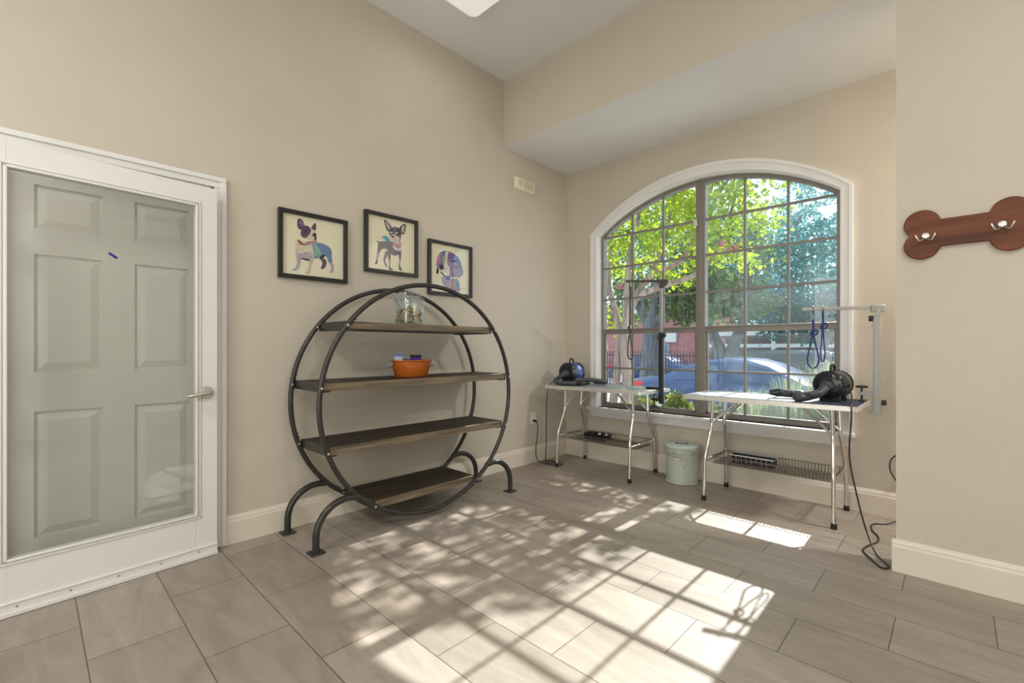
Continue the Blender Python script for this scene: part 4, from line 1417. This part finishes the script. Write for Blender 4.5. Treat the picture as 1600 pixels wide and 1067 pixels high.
# ------------------------------------------------------------------ bin
bc = (1.372, -0.170, 0)
bn = thing('waste_bin', 'round pale mint metal bin with lid and clear liner between the grooming tables', 'waste bin', bc)
mb = MB()
mb.lathe([(0.0, 0.004), (0.128, 0.0), (0.133, 0.004), (0.133, 0.012), (0.1295, 0.016), (0.1325, 0.290), (0.136, 0.294), (0.136, 0.300), (0.130, 0.301), (0.127, 0.02), (0.0, 0.012)], bc, 48)
mb.build('bin_body', M['mint'], bn)
mb = MB()
mb.lathe([(0.138, 0.300), (0.142, 0.304), (0.142, 0.318), (0.134, 0.324), (0.06, 0.327), (0.0, 0.327)], bc, 48)
ld_ = mb.build('lid', M['mint_lid'], bn)
mb = MB()
for s_ in (-1, 1):
    cx_, cy_ = bc[0] + s_ * 0.036 * 0.72, bc[1] + s_ * 0.036 * 0.69
    mb.tube([(cx_ + 0.018 * math.cos(R(a)), cy_ + 0.018 * math.sin(R(a)), 0.3285) for a in range(-120 if s_ > 0 else 60, 130 if s_ > 0 else 310, 25)], 0.003, 6)
mb.tube([(bc[0] - 0.012, bc[1] - 0.0115, 0.329), (bc[0] + 0.012, bc[1] + 0.0115, 0.329)], 0.0035, 6)
mb.build('lid_handle', M['black'], ld_)
mb = MB()
random.seed(11)
n, rows_ = 60, [(0.137, 0.302), (0.1455, 0.297), (0.148, 0.285), (0.146, 0.268), (0.139, 0.252), (0.1365, 0.240)]
vs, fs = [], []
for i, (rr_, z) in enumerate(rows_):
    for k in range(n):
        a = 2 * math.pi * k / n
        wv = 0.004 * math.sin(k * 1.7 + i) + 0.003 * math.sin(k * 0.9 + 2)
        dz = -(0.012 * math.sin(k * 0.31) + 0.008 * math.sin(k * 0.83)) * (i / 5)
        vs.append((bc[0] + (rr_ + abs(wv) * (i > 0)) * math.cos(a), bc[1] + (rr_ + abs(wv) * (i > 0)) * math.sin(a), z + dz))
for i in range(len(rows_) - 1):
    for k in range(n):
        fs.append((i * n + k, i * n + (k + 1) % n, (i + 1) * n + (k + 1) % n, (i + 1) * n + k))
mb.add(vs, fs)
# gathered tail of the liner
vd = Vector((0.44, -0.90, 0)).normalized()
sd_ = Vector((-vd.y, vd.x, 0))
c0 = Vector(bc) + vd * 0.139
tail = []
for i in range(9):
    f = i / 8
    z = 0.245 - 0.115 * f
    wdt = 0.028 * (1 - f) + 0.005
    for k in range(5):
        uu = (k - 2) / 2
        tail.append(c0 + sd_ * (0.008 + uu * wdt + 0.006 * math.sin(f * 9)) + vd * (0.004 + 0.006 * (k % 2) + 0.003 * math.sin(f * 14)) + Vector((0, 0, z)))
mb.add(tail, [(i * 5 + k, i * 5 + k + 1, (i + 1) * 5 + k + 1, (i + 1) * 5 + k) for i in range(8) for k in range(4)])
mb.build('liner', M['liner'], bn, angle=3)
mb = MB()
c1 = Vector(bc) + vd * 0.137
for s_ in (-1, 1):
    cc = c1 + sd_ * (-0.045 + s_ * 0.032)
    mb.ball((cc.x, cc.y, 0.232), 0.009, 10)
mb.tube([c1 + sd_ * (-0.077) + vd * 0.004 + Vector((0, 0, 0.232)), c1 + sd_ * (-0.045) + vd * 0.010 + Vector((0, 0, 0.216)), c1 + sd_ * (-0.013) + vd * 0.004 + Vector((0, 0, 0.232))], 0.004, 8)
mb.build('handle', M['nickel'], bn)

# ------------------------------------------------------------------ bone rack
bx_, bz_ = 3.110, 1.717
bo = thing('coat_rack', 'reddish brown wooden bone shaped rack with two hooks on the right wall', 'coat rack', (bx_, YB - 0.0, 1.60))
LH, LO, RAD, SH = 0.152, 0.052, 0.070, 0.066
aj = math.degrees(math.asin((SH - LO) / RAD))
an = math.degrees(math.asin(LO / RAD))
outl = []
for cx_, cz_, a0_, a1_ in ((LH, -LO, 180 + aj, 360 + an), (LH, LO, -an, 180 - aj), (-LH, LO, aj, 180 + an), (-LH, -LO, 180 - an, 360 - aj)):
    for k in range(25):
        a = R(a0_ + (a1_ - a0_) * k / 24)
        outl.append((bx_ + cx_ + RAD * math.cos(a), bz_ + cz_ + RAD * math.sin(a)))
mb = MB()
mb.prism(outl, 'y', YB - 0.020, YB - 0.001)
mb.build('board', M['cherry'], bo, bevel=0.003)
for hx, hz in ((2.972, 1.708), (3.234, 1.718)):
    mb = MB()
    yf = YB - 0.020
    mb.lathe([(0.0165, 0.0), (0.0165, -0.004), (0.013, -0.007), (0.0, -0.008)], (hx, yf, hz), 24, 'y')
    hk = mb.build('hook', M['nickel'], bo)
    for s_ in (-1, 1):
        m_ = MB()
        m_.tube(cat_rom([(hx + s_ * 0.006, yf - 0.005, hz - 0.010), (hx + s_ * 0.012, yf - 0.016, hz - 0.022), (hx + s_ * 0.022, yf - 0.028, hz - 0.026), (hx + s_ * 0.030, yf - 0.034, hz - 0.014), (hx + s_ * 0.036, yf - 0.036, hz + 0.002)], 5), 0.0045, 10)
        m_.build('prong', M['nickel'], hk)
# ================================================================== OUTSIDE
M['asphalt'] = mat('pale_asphalt', (0.40, 0.40, 0.40), 0.9, var=0.08, scale=6)
M['mulch'] = mat('pale_gravel_bed', (0.52, 0.50, 0.47), 0.95, var=0.12, scale=25)  # made pale so the sunlit bed bounces light up into the recess
M['bark_pale'] = mat('smooth_pale_bark', (0.16, 0.115, 0.095), 0.8, scale=3, stretch=(6, 6, 0.8), col2=(0.36, 0.28, 0.24))
M['bark_dark'] = mat('dark_bark', (0.07, 0.085, 0.10), 0.9, scale=3, stretch=(6, 6, 0.8), col2=(0.16, 0.17, 0.19))
M['leaf_lime'] = leaf_mat('lime_leaves', (0.13, 0.25, 0.012), (0.50, 0.58, 0.03), 0.65)
M['leaf_green'] = leaf_mat('green_leaves', (0.012, 0.07, 0.035), (0.20, 0.30, 0.06), 0.6, 0.6)
M['leaf_teal'] = leaf_mat('teal_leaves', (0.006, 0.075, 0.08), (0.06, 0.27, 0.26), 0.55, 0.6)
M['leaf_pale'] = leaf_mat('haze_paled_leaves', (0.10, 0.26, 0.26), (0.30, 0.48, 0.45), 0.6, 0.6)  # distance haze over the far tree is put into the leaf colour
M['leaf_shrub'] = leaf_mat('yellow_green_shrub', (0.08, 0.13, 0.02), (0.34, 0.38, 0.09), 0.6, 2)
M['blade'] = leaf_mat('grass_blades', (0.12, 0.17, 0.07), (0.36, 0.40, 0.24), 0.55, 2)
M['flower'] = leaf_mat('pink_flowers', (0.45, 0.08, 0.17), (0.60, 0.25, 0.34), 0.5, 3)
M['brick'] = brick_mat('red_brick', (0.44, 0.15, 0.15), (0.36, 0.11, 0.12), (0.5, 0.36, 0.34))
M['offwhite'] = mat('offwhite_paint', (0.70, 0.70, 0.70), 0.7, var=0.04, scale=3)
M['greywall'] = mat('mauve_grey_render', (0.25, 0.20, 0.21), 0.8, var=0.25, scale=1.2)
M['iron'] = mat('black_iron', (0.018, 0.018, 0.02), 0.5, var=0.2, scale=10)
M['car_blue'] = mat('blue_car_paint', (0.016, 0.055, 0.18), 0.25, metal=0.2, var=0.04, scale=3, coat=0.6)
M['car_dark'] = mat('slate_car_paint', (0.05, 0.07, 0.09), 0.3, metal=0.2, var=0.04, scale=3, coat=0.5)
M['car_glass'] = mat('dark_car_glass', (0.015, 0.055, 0.17), 0.1, var=0.05, scale=2, spec=0.8)
M['slate_glass'] = mat('slate_car_glass', (0.03, 0.045, 0.05), 0.12, var=0.05, scale=2)
M['tail_red'] = mat('red_lamp_lens', (0.65, 0.03, 0.03), 0.25, var=0.05, scale=20)
M['pane_blue'] = mat('bluish_pane', (0.10, 0.22, 0.34), 0.15, var=0.05, scale=2)

tag(MB().box((-8, 0.16, -0.5), (9, 3.9, -0.06)).build('planting_ground', M['mulch'], smooth=False), 'pale gravel bed outside below the window', 'ground', kind='structure')
tag(MB().box((-40, 3.9, -0.7), (40, 70, -0.48)).build('street', M['asphalt'], smooth=False), 'pale street and parking area outside', 'street', kind='structure')

def leaves(name, centres, rad, per, L, W, m, parent, seed, squash=0.8, droop=0.0, cull=None):
    rng = np.random.default_rng(seed)
    C = np.asarray(centres, float)
    n = len(C) * per
    base = np.repeat(C, per, axis=0) + rng.normal(0, 1, (n, 3)) * np.array([rad, rad, rad * squash]) * 0.6
    if cull is not None:
        base = base[cull(base)]
        n = len(base)
    d = rng.normal(0, 1, (n, 3)); d[:, 2] -= droop
    d /= np.linalg.norm(d, axis=1)[:, None]
    e = rng.normal(0, 1, (n, 3))
    e -= d * (e * d).sum(1)[:, None]
    e /= np.linalg.norm(e, axis=1)[:, None]
    s = rng.uniform(0.7, 1.25, n)[:, None]
    off = [(-0.5, 0), (-0.2, 0.46), (0.18, 0.42), (0.5, 0), (0.18, -0.42), (-0.2, -0.46)]
    V = np.stack([base + d * (a * L) * s + e * (b_ * W) * s for a, b_ in off], axis=1).reshape(-1, 3)
    po = np.array(OFF.get(parent.name, (0, 0, 0)))
    V -= po
    me = bpy.data.meshes.new(name)
    me.vertices.add(len(V))
    me.vertices.foreach_set('co', V.ravel())
    me.loops.add(n * 6)
    me.loops.foreach_set('vertex_index', np.arange(n * 6))
    me.polygons.add(n)
    me.polygons.foreach_set('loop_start', np.arange(n) * 6)
    me.update(calc_edges=True)
    me.materials.append(m)
    o = bpy.data.objects.new(name, me)
    COL.objects.link(o)
    o.parent = parent
    return o

def blob(rng, c, r, n, shell=0.35):
    p = rng.normal(0, 1, (n, 3))
    p /= np.linalg.norm(p, axis=1)[:, None]
    k = rng.uniform(shell, 1.0, n) ** 0.6
    return np.array(c) + p * k[:, None] * np.array(r)

def tree(name, label, base, trunks, blobs, rad, per, L, W, lm, bm_, seed, cull=None, group=None, extra=()):
    t = thing(name, label, 'tree', base, group)
    mb = MB()
    for pts, r0, r1 in trunks:
        P = cat_rom(pts, 5)
        mb.tube(P, [r0 + (r1 - r0) * i / (len(P) - 1) for i in range(len(P))], 9)
    mb.build('trunk', bm_, t, angle=3)
    rng = np.random.default_rng(seed)
    C = [blob(rng, c, r, n) for c, r, n in blobs]
    if len(extra):
        C.append(np.array(extra, float))
    leaves('foliage', np.concatenate(C), rad, per, L, W, lm, t, seed + 1, cull=cull)
    return t

# pale stemmed tree close to the window; its crown throws the dappled light
def sun_cull(P):
    x = P[:, 0]
    yf = P[:, 1] - P[:, 2] / SUN_TAN
    lim = np.where(yf > -2.55, 1.72, 1.72 - (-2.55 - yf) * 0.75)
    return (x < lim) & (P[:, 1] > 1.2)
rngx = np.random.default_rng(5)
vis = []
# leaf masses seen through the left half of the window and the first panes of the right half
for (cx_, cz_, sx2, sz2, n_) in ((-1.45, 1.75, 0.25, 0.30, 10), (-0.95, 2.75, 0.45, 0.35, 22), (-0.35, 2.95, 0.45, 0.4, 26), (0.05, 3.35, 0.4, 0.35, 20), (-1.3, 3.3, 0.4, 0.4, 16),
                              (0.50, 2.55, 0.26, 0.14, 10), (0.62, 2.95, 0.22, 0.22, 7), (0.45, 3.35, 0.25, 0.3, 10), (0.95, 3.15, 0.10, 0.30, 6), (0.82, 2.45, 0.12, 0.12, 5), (-0.2, 2.25, 0.5, 0.2, 8)):
    vis += [(cx_ + rngx.normal() * sx2 * 0.6, 3.0 + rngx.normal() * 0.35, cz_ + rngx.normal() * sz2 * 0.6) for _ in range(n_)]
sunny = [(rngx.uniform(-0.4, 1.75), yy, SUN_TAN * (yy - yf)) for yy, yf in ((rngx.uniform(2.6, 4.0), rngx.uniform(-3.7, -0.75)) for _ in range(250))]
crape = tree('flowering_tree', 'pale stemmed tree with lime green leaves and pink flowers close to the window', (-1.1, 3.0, -0.06), [
    ([(-1.33, 3.0, -0.08), (-1.22, 3.0, 0.4), (-1.13, 3.0, 1.2), (-1.18, 3.0, 1.7), (-1.38, 3.05, 2.4), (-1.3, 3.1, 3.4)], 0.085, 0.03),
    ([(-1.05, 2.95, -0.08), (-0.95, 2.95, 0.5), (-1.0, 2.95, 1.2), (-0.93, 2.95, 1.75), (-0.72, 2.95, 2.02), (-0.30, 3.0, 2.16), (0.226, 3.0, 2.30), (0.55, 3.1, 2.75), (0.75, 3.2, 3.6)], 0.095, 0.018),
    ([(-0.96, 2.95, 1.65), (-0.62, 3.0, 2.28), (-0.08, 3.1, 2.55), (0.25, 3.2, 3.2), (0.45, 3.3, 4.2), (0.9, 3.3, 4.9)], 0.06, 0.018),
    ([(-1.0, 2.95, 1.5), (-0.9, 2.9, 2.5), (-0.72, 2.9, 3.3), (-0.45, 3.0, 4.4), (-0.2, 3.1, 5.4)], 0.055, 0.02),
    ([(-1.15, 3.0, 1.6), (-1.55, 3.0, 2.1), (-1.75, 3.0, 2.9), (-1.9, 3.1, 3.9)], 0.045, 0.02),
    ([(-0.62, 3.0, 2.25), (-0.35, 3.1, 2.9), (-0.2, 3.1, 3.6), (0.1, 3.2, 4.6)], 0.035, 0.012),
    ([(0.45, 3.3, 4.0), (0.9, 3.3, 4.4), (1.5, 3.3, 4.7)], 0.022, 0.008),
    ([(0.25, 3.2, 3.2), (0.8, 3.2, 3.9), (1.3, 3.3, 4.2)], 0.022, 0.008),
    ], [((-0.9, 3.2, 4.4), (1.3, 0.9, 1.4), 110)], 0.16, 20, 0.082, 0.052, M['leaf_lime'], M['bark_pale'], 21, cull=sun_cull, extra=vis + sunny)
leaves('flowers', [(0.73, 2.95, 2.62), (0.78, 2.95, 2.57), (0.62, 2.9, 2.66), (0.25, 2.95, 2.85), (-1.05, 2.9, 2.2), (-0.3, 2.9, 2.42)], 0.06, 60, 0.030, 0.026, M['flower'], crape, 77)

def bg_tree(label, x, y, h0, cz, r, n, lm, bm_, seed, trunks=None, L=0.15, rad=0.34, per=22, lean=0.0, r0=0.2, more=()):
    z0 = -0.48
    if trunks is None:
        trunks = [([(x, y, z0), (x + lean * 0.3, y, z0 + h0 * 0.6), (x + lean, y, cz)], r0, r0 * 0.35),
                  ([(x + lean * 0.4, y, z0 + h0 * 0.7), (x + lean + r[0] * 0.5, y, cz + 0.2)], r0 * 0.5, 0.05),
                  ([(x + lean * 0.4, y, z0 + h0 * 0.75), (x + lean - r[0] * 0.5, y + 0.2, cz + 0.3)], r0 * 0.5, 0.05)]
    return tree('shade_tree', label, (x, y, z0), trunks, [((x + lean, y, cz), r, n)] + list(more), rad, per, L, L * 0.55, lm, bm_, seed, group=None)

bg_tree('dark trunked leafy tree behind the rear of the blue sedan', -3.3, 8.5, 2.5, 4.0, (2.1, 0.8, 2.0), 130, M['leaf_green'], M['bark_dark'], 31, trunks=[
    ([(-3.42, 8.5, -0.5), (-3.36, 8.5, 0.7), (-3.32, 8.5, 1.9), (-3.2, 8.5, 2.7), (-3.0, 8.5, 4.2)], 0.36, 0.10),
    ([(-3.35, 8.5, 1.6), (-3.75, 8.5, 2.4), (-4.3, 8.5, 2.9)], 0.17, 0.06),
    ([(-3.3, 8.5, 1.9), (-3.65, 8.5, 2.7), (-3.7, 8.5, 3.6)], 0.14, 0.05),
    ([(-3.25, 8.5, 1.9), (-2.6, 8.5, 2.4), (-1.9, 8.5, 2.6)], 0.14, 0.05)],
    more=[((-2.2, 8.6, 2.55), (0.85, 0.5, 0.75), 100), ((-4.3, 8.7, 2.6), (0.8, 0.7, 0.7), 35)])
bg_tree('two stemmed green tree behind the middle of the blue sedan', -2.05, 10.7, 2.5, 3.95, (1.48, 0.5, 1.65), 130, M['leaf_green'], M['bark_dark'], 37, trunks=[
    ([(-2.05, 10.7, -0.5), (-2.05, 10.7, 0.55), (-2.32, 10.7, 1.42), (-2.65, 10.7, 2.1), (-2.8, 10.7, 3.6)], 0.26, 0.08),
    ([(-2.05, 10.7, 0.45), (-1.72, 10.7, 1.42), (-1.4, 10.7, 2.3), (-1.2, 10.7, 3.7)], 0.21, 0.07)],
    more=[((-1.9, 10.8, 2.45), (1.2, 0.4, 0.55), 50)])
bg_tree('dense teal green tree behind the dark parked car', 0.08, 12.8, 2.2, 3.27, (2.1, 0.9, 1.95), 270, M['leaf_teal'], M['bark_dark'], 41, L=0.13, per=26, more=[((-0.1, 12.8, 2.1), (1.9, 0.6, 0.65), 90)])
bg_tree('pale hazy tree rising behind the dense teal tree at the right', -1.3, 20.6, 4.0, 6.9, (2.3, 0.6, 2.5), 120, M['leaf_pale'], M['bark_dark'], 47, L=0.2)
bg_tree('tall teal tree behind the brick building corner', -6.4, 24.0, 4.5, 5.4, (2.9, 1.5, 3.6), 230, M['leaf_teal'], M['bark_dark'], 53, L=0.24, rad=0.5)
bg_tree('tall teal tree at the far left behind the brick building', -13.0, 27.5, 4.5, 7.2, (3.0, 1.0, 4.2), 180, M['leaf_teal'], M['bark_dark'], 59, L=0.24, rad=0.5)
bg_tree('low teal tree behind the white carport', -3.0, 28.0, 3.0, 3.9, (3.6, 0.8, 2.8), 210, M['leaf_teal'], M['bark_dark'], 61, L=0.22, rad=0.45)

# shrubs and grass tufts below the window
for k, (x, y, r, h) in enumerate(((0.42, 0.95, 0.17, 0.58), (0.80, 1.02, 0.17, 0.61), (1.16, 0.95, 0.16, 0.57))):
    t = thing('low_shrub', ['yellow green shrub outside under the left end of the window', 'yellow green shrub outside between the two grooming tables', 'yellow green shrub outside beside the window mullion'][k], 'shrub', (x, y, -0.06), 'low shrubs below the window')
    mb = MB()
    for a in range(5):
        mb.tube([(x, y, -0.06), (x + 0.1 * math.cos(a * 1.3), y + 0.1 * math.sin(a * 1.3), h * 0.6)], [0.012, 0.005], 6)
    mb.build('stem', M['bark_dark'], t)
    rng = np.random.default_rng(100 + k)
    leaves('foliage', blob(rng, (x, y, h * 0.58), (r, r, h * 0.42), 95, 0.3), 0.07, 18, 0.045, 0.03, M['leaf_shrub'], t, 200 + k)
GL = ['tuft of tall arching grass outside just right of the mullion', 'tuft of arching grass outside behind the right grooming table', 'tall tuft of grass outside behind the black dryer', 'tallest tuft of grass outside at the right end of the window']
for k, (x, h, sp) in enumerate(((1.58, 0.72, 0.30), (1.95, 0.86, 0.34), (2.28, 1.02, 0.36), (2.68, 1.12, 0.36))):
    y = 1.1 + 0.1 * (k % 2)
    t = thing('grass_tuft', GL[k], 'ornamental grass', (x, y, -0.06), 'grass tufts below the window')
    mb = MB()
    random.seed(400 + k)
    for i in range(340):
        a = random.random() * 6.283
        o = random.random() ** 0.5 * 0.10
        hh = h * random.uniform(0.6, 1.08) + 0.06
        s_ = sp * random.uniform(0.25, 1.1)
        p0 = Vector((x + o * math.cos(a), y + o * math.sin(a), -0.06))
        dv = Vector((math.cos(a), math.sin(a), 0))
        side = Vector((-dv.y, dv.x, 0)) * 0.0045
        pts = [p0, p0 + dv * s_ * 0.22 + Vector((0, 0, hh * 0.55)), p0 + dv * s_ * 0.62 + Vector((0, 0, hh * 0.95)), p0 + dv * s_ * 1.05 + Vector((0, 0, hh * 0.92))]
        ws = (1.0, 0.9, 0.6, 0.1)
        vs = []
        for p, w_ in zip(pts, ws):
            vs += [p - side * w_, p + side * w_]
        mb.add(vs, [(2 * j, 2 * j + 1, 2 * j + 3, 2 * j + 2) for j in range(3)])
    o = mb.build('blade', M['blade'], t, smooth=False)
    o['kind'] = 'stuff'

# cars -----------------------------------------------------------------
def car(name, label, x0, yc, z0, length, prof, hw, paint, cat='car', lamp=True):
    """prof: (fraction from the tail, shoulder z, top z) ; the tail is at x0, the nose towards +x"""
    t = thing(name, label, cat, (x0 + length / 2, yc, z0))
    rings = []
    for f, zs, zt in prof:
        x = x0 + f * length
        e = min(1.0, 0.80 + 6 * min(f, 1 - f))
        w_ = hw * min(1.0, e)
        green = zt - zs
        wt = w_ * (0.93 - 0.42 * min(1, max(0, green) / 1.0))
        zb = 0.22 if 0.02 < f < 0.98 else 0.38
        half = [(w_ * 0.90, zb), (w_ * 0.98, zb + 0.12), (w_, (zb + zs) / 2 + 0.05), (w_ * 0.985, zs - 0.06), (w_ * 0.95, zs), (wt, zt - 0.035), (wt * 0.86, zt)]
        ring = [(x, yc - a, z0 + b_) for a, b_ in half] + [(x, yc, z0 + zt + 0.012)] + [(x, yc + a, z0 + b_) for a, b_ in half[::-1]]
        rings.append(ring)
    mb = MB()
    loft(mb, rings)
    bd = mb.build('car_body', paint, t, angle=0.9)
    def top(f):
        for (fa, sa, ta), (fb, sb, tb) in zip(prof, prof[1:]):
            if fa <= f <= fb:
                u = (f - fa) / (fb - fa)
                return sa + (sb - sa) * u, ta + (tb - ta) * u
        return prof[-1][1:]
    def side(f, k, s_):
        zs, zt = top(f)
        e = min(1.0, 0.80 + 6 * min(f, 1 - f))
        w_ = hw * e
        wt = w_ * (0.93 - 0.42 * min(1, max(0, zt - zs) / 1.0))
        a, b_ = w_ * 0.95 + 0.012, wt + 0.012
        return (x0 + f * length, yc + s_ * (a + (b_ - a) * k), z0 + zs + (zt - 0.035 - zs) * k)
    return t, side, top, bd, z0

def finish_car(t, side, x0, yc, z0, length, hw, wins, glass='car_glass'):
    for s_ in (-1, 1):
        for (f0, f1) in wins:
            mb = MB()
            N = 8
            vs, fs = [], []
            for i in range(N + 1):
                f = f0 + (f1 - f0) * i / N
                vs += [side(f, 0.10, s_), side(f, 0.92, s_)]
            fs = [(2 * i, 2 * i + 1, 2 * i + 3, 2 * i + 2) for i in range(N)]
            mb.add(vs, fs)
            mb.build('side_window', M[glass], t, smooth=False)
        for f in (0.19, 0.81):
            mb = MB()
            mb.lathe([(0.02, -0.10), (0.29, -0.10), (0.33, -0.07), (0.33, 0.07), (0.29, 0.10), (0.02, 0.10)], (x0 + f * length, yc + s_ * (hw - 0.09), z0 + 0.33), 24, 'y')
            wh = mb.build('wheel', M['rubber'], t)
            mb = MB()
            mb.lathe([(0.21, 0.0), (0.20, s_ * 0.012), (0.05, s_ * 0.018)], (x0 + f * length, yc + s_ * (hw + 0.012), z0 + 0.33), 20, 'y')
            mb.build('hubcap', M['alu'], wh)
        mb = MB()
        for f in (0.36, 0.56):
            p = Vector((x0 + f * length, yc + s_ * (hw + 0.004), z0 + 0.80))
            mb2 = MB()
            mb2.bar(p - Vector((0.10, 0, 0)), p + Vector((0.10, 0, 0)), 0.02, 0.03)
            mb2.build('door_handle', M['alu'], t)
        mb = MB()
        mb.box((x0 - 0.03, yc + s_ * (hw * 0.52), z0 + 0.74), (x0 + 0.44, yc + s_ * (hw * 0.985), z0 + 0.91))
        mb.build('tail_lamp', M['tail_red'], t, bevel=0.03)

SED = [(0.0, 0.60, 0.62), (0.015, 0.90, 0.94), (0.08, 0.93, 1.00), (0.16, 0.94, 1.04), (0.25, 0.95, 1.24), (0.34, 0.955, 1.39), (0.44, 0.95, 1.44), (0.52, 0.94, 1.415), (0.60, 0.93, 1.31), (0.68, 0.92, 1.12), (0.73, 0.90, 1.00), (0.85, 0.84, 0.92), (0.95, 0.74, 0.80), (0.99, 0.62, 0.66), (1.0, 0.50, 0.52)]
x0c, ycc = -2.27, 6.1
t, side, top, bd, z0 = car('blue_sedan', 'blue sedan parked outside along the window, red tail lamp at left', x0c, ycc, -0.48, 4.7, SED, 0.90, M['car_blue'])
finish_car(t, side, x0c, ycc, -0.48, 4.7, 0.90, ((0.24, 0.43), (0.445, 0.66)))
SUV = [(0.0, 0.7, 0.75), (0.015, 0.95, 1.05), (0.05, 1.0, 1.38), (0.12, 1.0, 1.53), (0.3, 1.0, 1.58), (0.5, 0.99, 1.57), (0.6, 0.98, 1.50), (0.7, 0.97, 1.22), (0.76, 0.96, 1.06), (0.88, 0.92, 1.0), (0.97, 0.80, 0.86), (1.0, 0.55, 0.58)]
xs0 = -1.6
t, side, top, bd, z0 = car('dark_suv', 'dark slate car parked beyond the blue sedan at the right', xs0, 9.3, -0.48, 4.6, SUV, 0.92, M['car_dark'])
finish_car(t, side, xs0, 9.3, -0.48, 4.6, 0.92, ((0.08, 0.28), (0.29, 0.46), (0.47, 0.70)), 'slate_glass')
t, side, top, bd, z0 = car('distant_blue_car', 'small distant blue car behind the iron fence', -8.2, 14.6, -0.48, 4.4, SED, 0.88, M['car_blue'])
finish_car(t, side, -8.2, 14.6, -0.48, 4.4, 0.88, ((0.24, 0.43), (0.445, 0.66)))

# iron fence --------------------------------------------------------------
fe = thing('iron_fence', 'black iron picket fence in front of the brick building', 'fence', (-6.1, 12.0, -0.48))
mb = MB()
xa, xb = -9.6, -2.9
nP = 60
for k in range(nP + 1):
    x = xa + (xb - xa) * k / nP
    mb.box((x - 0.011, 11.99, -0.42), (x + 0.011, 12.01, 1.05))
mb.build('pickets', M['iron'], fe, smooth=False)
for z in (-0.3, 0.86):
    mb = MB()
    mb.box((xa, 11.98, z), (xb, 12.02, z + 0.04))
    mb.build('rail', M['iron'], fe, smooth=False)
for k in range(4):
    x = xa + (xb - xa) * k / 3
    mb = MB()
    mb.box((x - 0.035, 11.965, -0.48), (x + 0.035, 12.035, 1.12))
    mb.build('post', M['iron'], fe, smooth=False)

# brick building ------------------------------------------------------------
bb = thing('brick_building', 'low red brick building behind the iron fence', 'building', (-10.6, 19.5, -0.48))
mb = MB()
mb.box((-16.0, 18.0, -0.48), (-5.2, 21.0, 2.75))
mb.build('brick_wall', M['brick'], bb, smooth=False)
mb = MB()
mb.box((-16.2, 17.75, 2.75), (-5.0, 21.2, 2.95))
mb.build('roof', M['car_dark'], bb, smooth=False)
mb = MB()
mb.box((-7.75, 17.85, 1.45), (-6.85, 18.0, 1.95))
mb.build('sign_board', M['offwhite'], bb, smooth=False)
for xw in (-14.2, -11.0, -7.5):
    mb = MB()
    mb.box((xw - 0.24, 17.96, 0.55), (xw + 0.24, 18.0, 1.38))
    wf = mb.build('window', M['offwhite'], bb, smooth=False)
    mb = MB()
    mb.box((xw - 0.20, 17.945, 0.59), (xw + 0.20, 17.97, 1.34))
    mb.build('pane', M['pane_blue'], wf, smooth=False)

# carport ---------------------------------------------------------------------
cp = thing('white_carport', 'long white roofed carport beyond the parked cars', 'carport', (-0.9, 17.0, -0.48))
mb = MB()
mb.box((-4.8, 15.6, 1.66), (3.4, 18.6, 1.86))
mb.build('roof', M['offwhite'], cp, smooth=False)
mb = MB()
mb.box((-4.7, 18.4, -0.48), (3.3, 18.6, 1.66))
mb.build('rear_wall', M['greywall'], cp, smooth=False)
mb = MB()
mb.box((-4.7, 15.72, 1.18), (3.3, 15.80, 1.32))
mb.build('rail', M['offwhite'], cp, smooth=False)
for x in (-4.6, -2.0, 0.6, 3.2):
    mb = MB()
    mb.box((x - 0.07, 15.7, -0.48), (x + 0.07, 15.84, 1.66))
    mb.build('post', M['offwhite'], cp, smooth=False)
t, side, top, bd, z0 = car('white_car', 'white car standing under the carport', -3.4, 16.9, -0.48, 4.6, SED, 0.90, M['offwhite'])
finish_car(t, side, -3.4, 16.9, -0.48, 4.6, 0.90, ((0.24, 0.43), (0.445, 0.66)))
